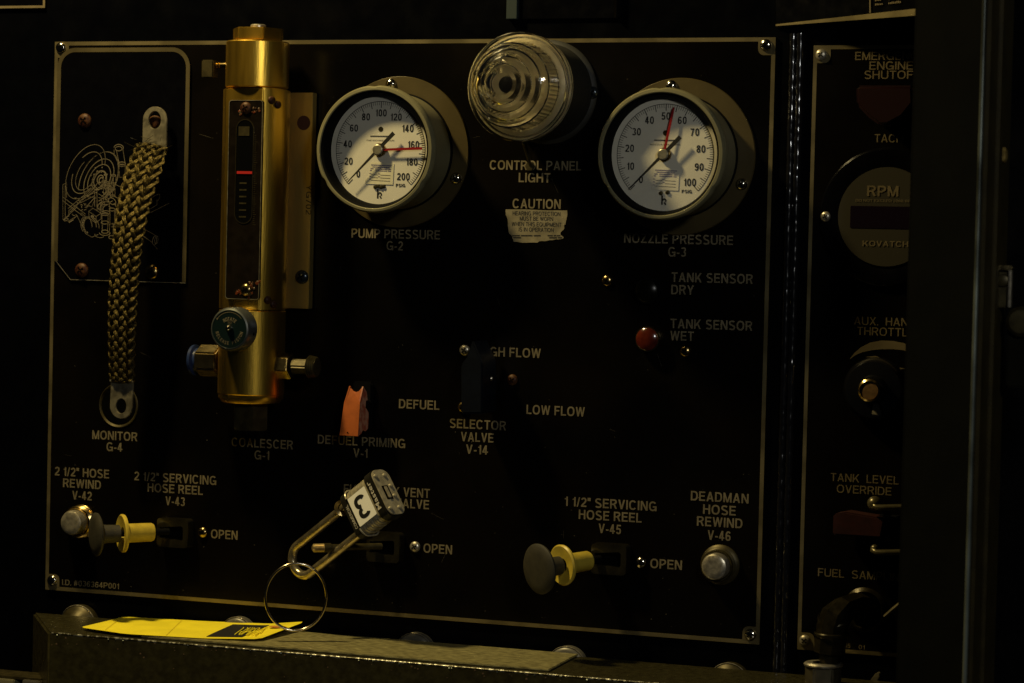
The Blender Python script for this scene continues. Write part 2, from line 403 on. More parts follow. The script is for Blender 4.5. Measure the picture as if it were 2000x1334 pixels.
def rel(root, px, py, h=0.0, rot=0.0):
    "matrix, in a root's own frame, of the panel-facing frame at a point"
    return root.matrix_world.inverted() @ FR(px, py, h) @ Matrix.Rotation(rot, 4, 'Z')
def relp(root, px, py, h=0.0): return root.matrix_world.inverted() @ P(px, py, h)

# ================================================================== the setting
wallq = [P(-260, -230, -0.003), P(2300, -230, -0.003), P(2300, 1600, -0.003), P(-260, 1600, -0.003)]
xs = [p.x for p in wallq]; zs = [p.z for p in wallq]
wb = MB().box(min(xs), max(xs), -0.0030 + 0.006, 0.05, min(zs), max(zs)).build('wall', M_wall); struct(wb)

# ================================================================== main panel
W = 0.784639544; H = 0.58
root = thing('control_panel', 'large black rectangular control panel with pale metal border and stencilled labels', 'control panel', Matrix.Translation((0, 0, 0)) @ RP)
MB().box(0, W, 0, H, -0.0032, 0).build('plate', M_panel, root, bevel=0.0006, seg=1)
def border(root, x0, x1, y0, y1, wd, pads, z=0.0003):
    b = MB()
    g = 0.0004
    b.box(x0 + g, x1 - g, y0 + g, y0 + wd, 0, z); b.box(x0 + g, x1 - g, y1 - wd, y1 - g, 0, z)
    b.box(x0 + g, x0 + wd, y0 + wd, y1 - wd, 0, z); b.box(x1 - wd, x1 - g, y0 + wd, y1 - wd, 0, z)
    o = b.build('border_strip', M_strip, root, smooth=0)
    for (a, c, sx, sy) in pads:
        # quarter-round pad in the corner, from corner towards (sx, sy)
        s = 0.0165
        pts = [(0, 0), (s, 0), (s, s * 0.55)] + arc(s * 0.55, s * 0.55, s * 0.45, 0, 90, 6)[1:] + [(0, s)]
        pts = [(a + sx * (wd * .96 + x * .8), c + sy * (wd * .96 + y * .8)) for x, y in pts]
        MB().prism(pts, 0.0001, z + 0.0002).build('corner_pad', M_strip, root, smooth=0)
border(root, 0, W, 0, H, 0.0043, [(0, H, 1, -1), (W, H, -1, -1), (0, 0, 1, 1), (W, 0, -1, 1)])
for px, py in ((119, 93), (1496, 88), (102, 1134), (1466, 1240)):
    screw(root, rel(root, px, py, 0.0006, random.random()), 0.0058, 0.0036)
for px, py, mt in ((1186, 548, M_brassscrew), (1339, 686, M_brassscrew), (1001, 742, M_rust), (908, 684, M_steel), (905, 795, M_brassscrew),
                   (396, 1040, M_brassscrew), (811, 1068, M_steel), (1252, 1099, M_chrome)):
    screw(root, rel(root, px, py, 0.0003, random.random()), 0.0056, 0.0036, mt)
# grommet ring round the empty monitor hole
MB().lathe([(0.0205, 0), (0.0225, 0.0012), (0.0232, 0.0005), (0.0232, 0)], 40).build('hole_ring', M_olive, root, rel(root, 232, 792, 0.0001))
MB().lathe([(0.0203, 0.0), (0, 0.0)], 40).build('gauge_hole', M_recess, root, rel(root, 232, 792, 0.0002))
CAPH = 0.0092
def ptext(root, body, x0, x1, ymid, cap=CAPH, mt=None, h=0.0004, bold=0.014, space=1.05):
    a, b = P(x0, ymid, 0), P(x1, ymid, 0)
    wd = b.x - a.x
    M = rel(root, (x0 + x1) / 2, ymid, h)
    return lettering(body, wd, cap, mt or M_letter, root, M, bold=bold, space=space)
for t in (('MONITOR', 180, 268, 851), ('G-4', 208, 239, 873), ('COALESCER', 452, 572, 866), ('G-1', 497, 526, 889),
          ('PUMP PRESSURE', 686, 859, 457), ('G-2', 755, 787, 480), ('CONTROL PANEL', 956, 1135, 323), ('LIGHT', 1013, 1075, 347),
          ('NOZZLE PRESSURE', 1218, 1431, 467), ('G-3', 1305, 1340, 492),
          ('TANK SENSOR', 1311, 1470, 543), ('DRY', 1311, 1355, 566), ('TANK SENSOR', 1309, 1469, 634), ('WET', 1309, 1355, 656),
          ('HIGH FLOW', 936, 1056, 688), ('DEFUEL', 779, 858, 790), ('LOW FLOW', 1028, 1142, 802), ('SELECTOR', 878, 988, 829),
          ('VALVE', 900, 964, 854), ('V-14', 910, 953, 878), ('DEFUEL PRIMING', 620, 791, 862), ('V-1', 690, 718, 885),
          ('2 1/2" HOSE', 107, 213, 923), ('REWIND', 123, 197, 945), ('V-42', 141, 179, 968),
          ('2 1/2" SERVICING', 262, 422, 934), ('HOSE REEL', 288, 396, 955), ('V-43', 323, 361, 979), ('OPEN', 412, 464, 1044),
          ('FUEL TANK VENT', 671, 839, 959), ('VALVE', 772, 838, 984), ('OPEN', 827, 883, 1072),
          ('1 1/2" SERVICING', 1102, 1282, 984), ('HOSE REEL', 1130, 1253, 1008), ('V-45', 1169, 1213, 1033), ('OPEN', 1270, 1332, 1102),
          ('DEADMAN', 1349, 1462, 971), ('HOSE', 1373, 1437, 996), ('REWIND', 1361, 1450, 1020), ('V-46', 1382, 1427, 1046)):
    ptext(root, *t)
ptext(root, 'I.D. #036364P001', 121, 232, 1141, 0.0058, bold=0.006)

b = MB()
for k in range(420):
    x, yv = random.uniform(.01, W - .01), (random.random() ** 1.7) * (H - .02) + .01; s_ = random.choice((.00012, .00018, .00018, .00030))
    b.lathe([(s_, 0), (0, s_)], 5, Matrix.Translation((x, yv, .0001)) @ Matrix.Diagonal((random.uniform(.7, 2.2), 1, 1, 1)))
for k in range(26):
    x, yv = random.uniform(.02, W - .05), random.uniform(.01, H * .9); an = random.uniform(-.6, .6) + random.choice((0, 1.5)); L_ = random.uniform(.004, .018)
    b.ribbon([(x, yv), (x + L_ * math.cos(an), yv + L_ * math.sin(an))], .00012, .0002)
struct(b.build('dust', mat('dust_and_scratches', (0.075, 0.065, 0.045), 0.7), root, smooth=0), 'stuff')
# caution label
ct = thing('caution_label', 'torn silvery caution sticker about hearing protection below the control panel light', 'warning label', FR(1048, 438, 0.0002))
pts = [(988, 409), (1108, 411), (1108, 422), (1107, 428), (1105, 436), (1102, 441), (1102, 447), (1097, 452), (1095, 456), (1096, 460), (1101, 463),
       (1100, 466), (1094, 467), (1084, 468), (1070, 470), (1054, 471), (1050, 474), (1028, 474), (1003, 472), (1001, 463), (995, 456), (993, 446), (992, 430), (988, 420)]
inv = ct.matrix_world.inverted()
pp = []
for a, b in zip(pts, pts[1:] + pts[:1]):
    for k in range(3):
        q = inv @ P(a[0] + (b[0] - a[0]) * k / 3, a[1] + (b[1] - a[1]) * k / 3, 0); j = 0.0004 if k else 0
        pp.append((q.x + random.uniform(-j, j), q.y + random.uniform(-j, j)))
MB().prism(pp, 0, 0.0003).build('foil', M_tornlab, ct, smooth=0)
ptext(ct, 'CAUTION', 1001, 1095, 398, 0.0094)
for t in (('HEARING PROTECTION', 1001, 1094, 417, .0040), ('MUST BE WORN', 1015, 1080, 427, .0040), ('WHEN THIS EQUIPMENT', 999, 1096, 438, .0040), ('IS IN OPERATION', 1013, 1081, 448.5, .0040)):
    ptext(ct, *t, mt=M_ink, h=0.0007, bold=0.004, space=1.0)
b = MB()
for y, segs in ((460, ((1001, 1016), (1018, 1030), (1032, 1040), (1043, 1055), (1070, 1080), (1082, 1086), (1088, 1094))), (464, ((1003, 1018), (1073, 1088), (1090, 1097)))):
    for a, c in segs:
        x = a
        while x < c:
            q = relp(ct, x, y); b.box(q.x, q.x + 0.0006, q.y - 0.0005, q.y + 0.0005, 0.0003, 0.0006); x += 1.7
b.build('fine_print', M_ink, ct, smooth=0)

# ================================================================== schematic plate (upper left)
sp = thing('diagram_plate', 'smoked plastic plate with fine line drawing of hose reel machinery, upper left of panel', 'diagram plate', FR(240, 320, 0.0))
def loc(root, px, py, h=0.0):
    q = relp(root, px, py, h); return (q.x, q.y)
xl, yt = loc(sp, 115, 94); xr, _ = loc(sp, 374, 94); _, yb = loc(sp, 112, 510); _, yb2 = loc(sp, 240, 549)
xc, _ = loc(sp, 140, 540)
r_ = 0.021
outl = arc(xr - r_, yt - r_, r_, 0, 90, 8) + arc(xl + r_, yt - r_, r_, 90, 180, 8) + [(xl, yb), (xc, yb2), (xr, yb2)]
MB().prism(outl, 0.0003, 0.0022).build('plate', M_inset, sp, smooth=0)
wd = 0.0045
outer = [(xr, yb2 + .001)] + arc(xr - r_, yt - r_, r_, 0, 90, 10) + arc(xl + r_, yt - r_, r_, 90, 180, 10) + [(xl, yb)]
inner = [(xr - wd, yb2 + .001)] + arc(xr - r_, yt - r_, r_ - wd, 0, 90, 10) + arc(xl + r_, yt - r_, r_ - wd, 90, 180, 10) + [(xl + wd, yb + .0)]
b = MB(); n = len(outer)
vs = [(x, y, 0.0026) for x, y in outer] + [(x, y, 0.0026) for x, y in inner]
b.add(vs, [(i, i + 1, n + i + 1, n + i) for i in range(n - 1)]).build('border_strip', M_insetstrip, sp, smooth=0)
b = MB(); b.ribbon([(xl + wd * .6, yb), (xc, yb2), (xr, yb2)], 0.0006, 0.0027).build('cut_edge', M_steel, sp, smooth=0)
for px, py, mt in ((166, 236, M_rust), (160, 528, M_rust), (297, 531, M_brassscrew)):
    screw(sp, rel(sp, px, py, 0.0024, random.random()), 0.0078, 0.0045, mt)
# line drawing, in units of the plate
dr = MB(); LW = 0.00045
def q5(u, v):
    return loc(sp, 110 + u / 5.5565, 260 + v / 5.5565)
def pl(*pts, w=1.0): dr.ribbon([q5(*p) for p in pts], LW * w, 0.0026)
def el(cx, cy, a, b, rot, t0=0, t1=360, w=1.0, n=40):
    pts = []
    for k in range(n + 1):
        t = math.radians(t0 + (t1 - t0) * k / n); c, s = math.cos(math.radians(rot)), math.sin(math.radians(rot))
        x, y = a * math.cos(t), b * math.sin(t); pts.append((cx + x * c - y * s, cy + x * s + y * c))
    pl(*pts, w=w)
el(330, 420, 320, 175, -62, -95, 60); el(330, 420, 320, 175, -62, 95, 265)
el(345, 430, 245, 135, -62, -60, 50, 1.4); el(345, 430, 245, 135, -62, 120, 250, 1.4); el(350, 440, 195, 100, -62, 100, 300)
el(470, 500, 315, 185, -64, -130, 120); el(476, 500, 318, 188, -64, -120, 110)
el(475, 505, 240, 140, -64, -150, 130, 1.5); el(478, 510, 180, 108, -64, -150, 110, 1.5)
el(480, 510, 110, 70, -64, w=1.2); el(485, 505, 95, 58, -64, w=1.8); el(490, 500, 45, 30, -64, w=2); el(500, 510, 28, 20, -64, w=2)
for k in range(10):
    t = math.radians(k * 36); el(482 + 95 * math.cos(t) * .75, 508 + 95 * math.sin(t), 7, 7, 0, w=2, n=6)
for k in range(8):
    t = math.radians(k * 45 + 20); el(478 + 95 * math.cos(t), 510 + 145 * math.sin(t), 4, 4, 0, w=1.5, n=6)
pl((510, 490), (560, 540)); pl((470, 550), (520, 590)); el(535, 560, 40, 28, -60); el(580, 570, 45, 25, 70, w=1.3); el(615, 590, 38, 26, 60, w=1.3)
for x0, y0, x1, y1 in ((605, 460, 660, 550), (600, 600, 650, 680), (525, 590, 575, 660), (560, 560, 600, 640)):
    pl((x0, y0), (x0, y1), (x1, y1), (x1, y0), (x0, y0)); el((x0 + x1) / 2, y0, (x1 - x0) / 2, 12, 0, n=12); el((x0 + x1) / 2, y1, (x1 - x0) / 2, 12, 0, n=12); pl(((x0 + x1) / 2, y0), ((x0 + x1) / 2, y1))
el(690, 160, 50, 36, 0, 180, 380, 1.6); el(690, 170, 36, 24, 0, w=1.4); pl((640, 180), (640, 230), (690, 340)); pl((735, 170), (760, 330)); pl((665, 190), (700, 350))
el(725, 330, 38, 16, 0, w=1.5); pl((690, 340), (700, 480), (750, 480)); pl((762, 340), (760, 470)); el(725, 350, 34, 14, 0)
pl((85, 560), (85, 940), (150, 900), (150, 840)); pl((85, 560), (125, 540), (125, 700)); pl((110, 570), (110, 930)); pl((80, 690), (330, 880)); pl((80, 730), (300, 900)); pl((90, 945), (240, 800)); pl((140, 820), (440, 570)); pl((150, 840), (460, 600)); pl((160, 860), (300, 720), (430, 640))
pl((260, 740), (380, 660)); pl((270, 760), (430, 680)); pl((330, 690), (440, 700), (400, 800), (330, 780)); pl((340, 800), (430, 700), w=1.3)
for x, y in ((330, 690), (420, 610), (310, 780), (260, 730), (350, 800), (290, 850), (205, 900)):
    for k in range(5):
        a, b_ = x + random.uniform(-28, 28), y + random.uniform(-20, 20); pl((a, b_), (a + random.uniform(-28, 28), b_ + random.uniform(-22, 22)), w=1.3)
pl((365, 850), (410, 815), (500, 870), (500, 930), (440, 975), (370, 920), (365, 850)); pl((365, 850), (445, 905), (500, 870)); pl((445, 905), (445, 975)); el(405, 908, 14, 9, 30, w=3, n=8)
el(370, 1000, 95, 75, 70, 60, 300, 1.3); el(340, 1000, 95, 60, 80, 50, 290); el(395, 1010, 100, 80, 70, 80, 300, 1.0); pl((240, 900), (330, 1090), (400, 1130), (470, 1100)); pl((290, 870), (360, 930))
for k in range(9):
    t = math.radians(110 + k * 18); el(375 + 75 * math.cos(t), 1000 + 85 * math.sin(t), 6, 6, 0, w=2.2, n=5)
for x0, y0, x1, y1 in ((508, 880, 575, 970), (512, 970, 570, 1070), (595, 830, 645, 1000), (500, 760, 590, 860), (590, 1000, 630, 1130)):
    pl((x0, y0), (x0, y1)); pl((x1, y0), (x1, y1)); el((x0 + x1) / 2, y0, (x1 - x0) / 2 + 6, 16, 0, w=1.4, n=14); el((x0 + x1) / 2, y1, (x1 - x0) / 2 + 8, 18, 0, w=1.4, n=14)
el(540, 800, 60, 45, -50, 150, 330, 1.4); el(560, 820, 45, 34, -50, 150, 330); el(500, 790, 50, 30, -60); el(540, 1080, 60, 30, 0, 0, 180, 1.3); el(480, 1110, 50, 24, 10, 0, 200); el(620, 740, 45, 30, 40, w=1.3); el(490, 800, 35, 25, 40)
pl((540, 690), (590, 660), (600, 700), (550, 730), (540, 690)); pl((470, 660), (530, 690), (520, 740)); pl((470, 700), (560, 720)); pl((455, 620), (455, 840)); pl((430, 620), (430, 800))
for k in range(26):
    x, y = random.uniform(460, 690), random.uniform(620, 830); dx, dy = random.choice(((34, -18), (30, 18), (0, 34), (34, -18)))
    pl((x, y), (x + dx, y + dy), w=random.choice((1, 1.4)))
pl((655, 820), (655, 1060)); pl((660, 560), (720, 590), (720, 640)); pl((1000, 820), (1040, 820), (1110, 775)); pl((980, 890), (1240, 760)); el(1115, 700, 18, 40, 20, 200, 430); pl((1020, 720), (1115, 660)); pl((1105, 720), (1105, 775))
pl((955, 1035), (1090, 1110)); pl((945, 1110), (1060, 1190)); el(1080, 1165, 22, 50, 10, w=1.5); el(1100, 1160, 18, 44, 10); pl((1090, 1110), (1120, 1130)); pl((1060, 1200), (1110, 1260)); pl((140, 960), (240, 900)); pl((150, 970), (200, 940), w=2); el(120, 940, 24, 10, -20)
struct(dr.build('line_drawing', M_hair, sp, smooth=0), 'stuff')

# ================================================================== braided earth strap
st = thing('braided_strap', 'flat braided metal strap hanging over the line drawing, a lug at each end', 'ground strap', FR(303, 240, 0.002))
inv = st.matrix_world.inverted()
ctrl = [(297, 285, .016, 32), (282, 330, .026, 37), (264, 390, .036, 34), (253, 450, .042, 31.5), (246, 510, .044, 29.5), (241, 570, .044, 29), (239, 630, .043, 28), (238, 690, .040, 26), (239, 744, .036, 24.5)]
cp = [(inv @ P(x, y, h), wpx * 0.00058) for x, y, h, wpx in ctrl]
def strap_at(t):
    u = t * (len(cp) - 1); i = min(int(u), len(cp) - 2); f = u - i
    g = lambda k: cp[max(0, min(len(cp) - 1, k))]
    def cr(a, b, c, d): return 0.5 * (2 * b + (c - a) * f + (2 * a - 5 * b + 4 * c - d) * f * f + (-a + 3 * b - 3 * c + d) * f ** 3)
    return cr(g(i - 1)[0], g(i)[0], g(i + 1)[0], g(i + 2)[0]), cr(g(i - 1)[1], g(i)[1], g(i + 1)[1], g(i + 2)[1])
def tri(x):
    x %= 1; return -1 + 4 * x if x < .5 else 3 - 4 * x
NS = 12; PER = 0.50
for i in range(NS):
    yarns = ([], [], [])
    for k in range(361):
        t = k / 360; c, hw = strap_at(t); c2, _ = strap_at(min(1, t + .01)); c1, _ = strap_at(max(0, t - .01))
        tan = (c2 - c1).normalized(); side = Vector((1, 0, 0)); side = (side - tan * tan.dot(side)).normalized(); nrm = side.cross(tan).normalized()
        ph = t / PER + i / NS
        g = max(-1, min(1, 2.2 * math.sin(2 * math.pi * ph)))
        fr_ = ph % 1; mcol = 2 * NS * (fr_ if fr_ < .5 else 1 - fr_)
        z = 0.0019 * math.cos(math.pi * (mcol - .5) / 2) * g
        bulge = 0.004 * (1 - tri(ph) ** 2)
        x = tri(ph) * hw * 0.92
        if nrm.z < 0: nrm = -nrm
        for j, yn in enumerate(yarns): yn.append(c + side * (x + (j - 1) * .00150) + nrm * (z + bulge + (.0003 if j == 1 else 0) + random.uniform(-.0001, .0001)))
    b = MB()
    for yn in yarns: b.tube(yn, 0.00105, 6, up=(0, 0, 1))
    b.build('strand', M_cu, st, smooth=60)
# stray wires at the upper crimp
b = MB()
for k in range(46):
    p = strap_at(0.0)[0] + Vector((random.uniform(-.02, .02), random.uniform(-.012, .006), random.uniform(.002, .008)))
    d = Vector((random.uniform(-1, 1), random.uniform(-.5, .5), random.uniform(0, .6))).normalized() * random.uniform(.006, .014)
    b.tube([p, p + d * .5 + Vector((0, 0, .001)), p + d], 0.00022, 4)
struct(b.build('stray_wires', M_olive, st), 'stuff')
def lug(pxc, pytop, pybot, pxw, h, hole, flip, holer, tilt=0.0):
    M = rel(st, pxc, (pytop + pybot) / 2, h) @ Matrix.Rotation(tilt, 4, 'Z')
    a, c = P(pxc, pytop, h), P(pxc, pybot, h); L = (a.z - c.z); wv = pxw * 0.00056
    hy = L / 2 - wv / 2
    # plate with hole: outline stadium on one end
    n = 40; outer = []; inner = []
    for k in range(n):
        an = 2 * math.pi * k / n; dx, dy = math.cos(an), math.sin(an)
        inner.append((holer * dx * .9, hy * (1 if flip else -1) + holer * dy * 1.15))
        if (dy >= 0) == flip: ox, oy = wv / 2 * dx, hy * (1 if flip else -1) + wv / 2 * dy
        else:
            far = L - wv / 2
            s = min(wv / 2 / max(abs(dx), 1e-6), far / max(abs(dy), 1e-6)); ox, oy = dx * s, hy * (1 if flip else -1) + dy * s
        outer.append((ox, oy))
    MB().ringprism(outer, inner, -0.0012, 0.0012).build('lug', M_lug, st, M, bevel=0.0005)
lug(303, 208, 290, 50, 0.014, None, True, 0.0078)
lug(238, 742, 818, 47, 0.036, None, False, 0.0066, -0.03)
MB().lathe([(0.0075, 0), (0.0075, 0.004), (0.005, 0.007), (0, 0.008)], 20).build('bolt', M_rust, st, rel(st, 305, 240, 0.003))
q = relp(st, 238, 744, 0.038); MB().box(q.x - .0135, q.x + .0135, q.y - .0008, q.y + .0008, q.z - .0005, q.z + .0012).build('crimp_edge', M_steel, st)

# ================================================================== brass sight gauge
hc = 0.045
cg = thing('coalescer_gauge', 'tall brass cylinder sight gauge with dark window and green release knob', 'sight gauge', FR(497, 420, hc))
A = Matrix.Rotation(-math.pi / 2, 4, 'X')           # lathe z -> local y (up)
def upax(px, py, h=hc):   # frame with z up, x right at the axis height of a pixel row
    q = relp(cg, px, py, h); return Matrix.Translation((0, q.y, 0)) @ A
def yof(py): return relp(cg, 497, py, hc).y
Rb = 0.0325
y = yof
def cyl(name, r, y0, y1, mt, bev=0.0008, n=72, z0=0, x0=0):
    return MB().lathe([(0, y0), (r - bev, y0), (r, y0 + bev), (r, y1 - bev), (r - bev, y1), (0, y1)], n).build(name, mt, cg, Matrix.Translation((x0, 0, z0)) @ A, smooth=40)
cyl('head', 0.0318, y(173), y(82), M_brass, 0.0012)
hexv = [(0.0265 * math.cos(math.radians(60 * k + 52)), -0.0265 * math.sin(math.radians(60 * k + 52))) for k in range(6)]
MB().prism(hexv, y(80) , y(56)).build('hex_nut', M_brass, cg, A, bevel=0.0008)
cyl('top_bolt', 0.0078, y(56), y(48), M_steel, 0.001, 24)
# body with the flat cut at the front
def cutcyl(r, flat, n=64):
    a = math.degrees(math.acos(flat / r)); pts = []
    # local x right, z out; lathe frame x right, y = -z(out)
    for k in range(n + 1):
        t = math.radians(-90 + a + (360 - 2 * a) * k / n); pts.append((r * math.cos(t), r * math.sin(t)))
    return pts
MB().prism(cutcyl(0.0335, 0.0268), y(604), y(176)).build('body', M_brass, cg, A, bevel=0.0007, smooth=25)
MB().prism(cutcyl(0.030, 0.024), y(200), y(173.5)).build('neck', M_brass, cg, A, smooth=25)
cyl('lower_body', 0.0335, y(770), y(605.5), M_brass, 0.0008)
MB().lathe([(0, y(786)), (0.029, y(786)), (0.0326, y(777)), (0.0329, y(770)), (0, y(770))], 72).build('end_ring', M_brass, cg, A)
MB().prism([(0.019 * math.cos(math.radians(60 * k)), 0.019 * math.sin(math.radians(60 * k))) for k in range(6)], y(840), y(786.5)).build('drain_plug', M_olive, cg, A, bevel=0.001)
# window
xw0 = relp(cg, 447, 390, hc + .0268).x; xw1 = relp(cg, 513, 390, hc + .0268).x
zf = 0.0268
MB().prism(rrect(xw0, xw1, y(584), y(199), 0.003), zf, zf + 0.0035).build('sight_window', M_smoke, cg, bevel=0.0006)
wo = rrect(xw0, xw1, y(584), y(199), 0.003); wi = rrect(xw0 + .0006, xw1 - .0006, y(584) + .0006, y(199) - .0006, 0.0026)
MB().ringprism(wo, wi, zf + .0034, zf + .0040).build('window_frame', M_lug, cg)
xs0, xs1 = relp(cg, 459, 390, hc + .03).x, relp(cg, 494, 390, hc + .03).x
slot = rrect(xs0, xs1, y(438), y(236), (xs1 - xs0) / 2 - .0003, 8)
sl2 = [((x - (xs0 + xs1) / 2) * .93 + (xs0 + xs1) / 2, (yy - (y(438) + y(236)) / 2) * .985 + (y(438) + y(236)) / 2) for x, yy in slot]
MB().ringprism(slot, sl2, zf + .0035, zf + .0041).build('slot_edge', M_brass3, cg)
MB().prism(sl2, zf + .0030, zf + .0037).build('slot', M_recess, cg, smooth=0)
xr0, xr1 = xs0 + .002, xs1 - .001
MB().box(xr0, xr1, y(341.5), y(336.5), zf + .0037, zf + .0045).build('red_indicator', mat('red_float', (0.36, 0.015, 0.012), 0.4), cg)
MB().box(xr0 + .001, xr1 - .004, y(268), y(250), zf + .0037, zf + .0043).build('float_collar', M_olive, cg)
b = MB()
for k in range(6): b.box(xr0 + .003, xr1 - .006, y(361 + k * 13), y(358 + k * 13), zf + .0037, zf + .0040)
b.build('float_mark', M_olive, cg, smooth=0)
b = MB()
for k in range(44): b.box(xr1 + .0015, xr1 + (.005 if k % 5 == 0 else .0035), y(440 - k * 4) , y(440 - k * 4) + .0004, zf + .0035, zf + .0037)
b.build('scale_marks', M_olive, cg, smooth=0)
for py in (211, 566):
    q = relp(cg, 480, py, hc + zf + .004)
    screw(cg, Matrix.Translation((q.x, q.y, zf + .0034)), 0.0062, 0.0034, M_rust if py == 211 else M_brassscrew)
b = MB()
for cx, cy, s in ((500, 217, 9), (470, 222, 6), (492, 560, 10), (466, 570, 8), (484, 575, 9), (502, 552, 6)):
    q = relp(cg, cx, cy, hc + zf + .004)
    for k in range(10):
        a = random.uniform(0, 6.28); rr = random.uniform(0, s * .0005); s2 = random.uniform(.0006, .0018)
        b.lathe([(s2, 0), (s2 * .7, .0007), (0, .0009)], 7, Matrix.Translation((q.x + rr * math.cos(a), q.y + rr * math.sin(a), zf + .0034)))
b.build('sealant', M_smoke if False else mat('old_sealant', (0.06, 0.045, 0.024), 0.3, col2=(0.10, 0.02, 0.006), scale=200), cg)
for py, dx in ((198, 0), (586, 0)):
    for e in (0, .007):
        q = relp(cg, 557 - (3 if py > 300 else 0), py, hc); a = math.radians(38 - e * 2600)
        Mx = Matrix.Translation((0.0342 * math.sin(math.radians(52) + e * 30), q.y - e * .6, 0.0342 * math.cos(math.radians(52) + e * 30))) @ Matrix.Rotation(math.radians(52) + e * 30, 4, 'Y')
        screw(cg, Mx, 0.0040, 0.0024, M_rust, False)
# bracket plate on the panel
bx0, bx1 = relp(cg, 540, 390, .012).x, relp(cg, 611, 180, .012).x
zb = .012 - hc
MB().box(bx0, bx1, relp(cg, 600, 603, .012).y, relp(cg, 600, 181, .012).y, zb - .010, zb).build('bracket_plate', M_brass2, cg, bevel=0.0005)
screw(cg, rel(cg, 590, 541, .012), 0.0072, 0.0042, M_darkscrew)
MB().lathe([(0, 0.0004), (0.0072, 0.0004), (0.0074, 0)], 24).build('bolt_hole', mat('rusted_hole', (0.045, 0.012, 0.004), 0.7), cg, rel(cg, 593, 240, .012))
lettering('YG702', 0.030, 0.006, M_olive, cg, rel(cg, 603, 390, .0125, -math.pi / 2), bold=0.0)
# release knob
kx = relp(cg, 447, 643, hc + .058)
KM = Matrix.Translation((kx.x, kx.y, 0.036))
MB().lathe([(0.010, -0.004), (0.010, 0.0), (0.0200, 0.001), (0.0218, 0.003), (0.0218, 0.0175), (0.0205, 0.0205), (0.0190, 0.0212), (0.0188, 0.0206), (0, 0.0206)], 56).build('release_knob', M_knobrim, cg, KM)
MB().lathe([(0.0188, 0.0208), (0, 0.0208)], 56).build('knob_face', M_tealface, cg, KM)
KT = KM @ Matrix.Translation((0, 0, 0.0211))
arc_text('ROTATE', 0.0102, 124, 52, 0.0036, M_letter, cg, KT)
arc_text('RELEASE PISTON', 0.0138, 196, 346, 0.0034, M_letter, cg, KT, inside=True)
lettering('TO', 0.0045, 0.0022, M_letter2, cg, KT @ Matrix.Translation((0, .0064, 0)), bold=0.0)
b = MB(); b.ribbon(arc(0, 0, .0168, 145, 40, 30), .0005); b.prism([(-.0135, .0085), (-.0148, .0108), (-.0122, .0105)], 0, .0001); b.build('arrow', M_letter2, cg, KT, smooth=0)
MB().lathe([(0.0036, 0), (0.0036, 0.0015), (0.0018, 0.0045), (0, 0.005)], 20).build('centre_screw', M_chrome, cg, KT @ Matrix.Translation((0, .001, 0)))
MB().lathe([(0.0018, 0), (0, 0.0006)], 12).build('set_screw', M_recess, cg, KM @ Matrix.Translation((.0214, -.004, .010)) @ Matrix.Rotation(math.pi / 2, 4, 'Y'))
# side fittings (axis along x)
X = Matrix.Rotation(math.pi / 2, 4, 'Y')
yf = y(708)
def hexprism(r, z0, z1, rot=0): return MB().prism([(r * math.cos(math.radians(60 * k + rot)), r * math.sin(math.radians(60 * k + rot))) for k in range(6)], z0, z1)
hexprism(0.0168, -0.058, -0.034, 30).build('inlet_hex', M_brass3, cg, Matrix.Translation((0, yf, 0)) @ X, bevel=0.0016)
MB().lathe([(0, -.066), (.011, -.066), (.0155, -.0655), (.0158, -.0625), (.0125, -.061), (.0125, -.058)], 32).build('release_ring', M_bluefit, cg, Matrix.Translation((0, yf, 0)) @ X)
yf2 = y(712)
hexprism(0.0135, 0.030, 0.045, 20).build('outlet_hex', M_brass3, cg, Matrix.Translation((0, yf2, 0)) @ X, bevel=0.0008)
hexprism(0.0085, 0.0455, 0.064, 0).build('elbow', M_olive, cg, Matrix.Translation((0, yf2 , 0)) @ X, bevel=0.0015)
b = MB()
for k in range(4): b.lathe([(.0105 - k * .0004, .064 + k * .0022), (.0118 - k * .0004, .0651 + k * .0022), (.0105 - k * .0004, .0662 + k * .0022)], 28)
b.lathe([(0.010, .064), (.009, .073), (0, .073)], 28); b.build('threaded_end', M_olive, cg, Matrix.Translation((0, yf2, 0)) @ X)
# vent stub upper left
q = relp(cg, 411, 135, hc)
MB().box(-.060, -.047, q.y - .009, q.y + .009, -.006, .006).build('vent_block', M_olive, cg, bevel=0.001)
MB().lathe([(.003, -.047), (.0035, -.045), (.0025, -.044), (.0035, -.042), (.0025, -.041), (.003, -.033)], 16).build('vent_stem', M_brassscrew, cg, Matrix.Translation((0, q.y + .004, 0)) @ X)

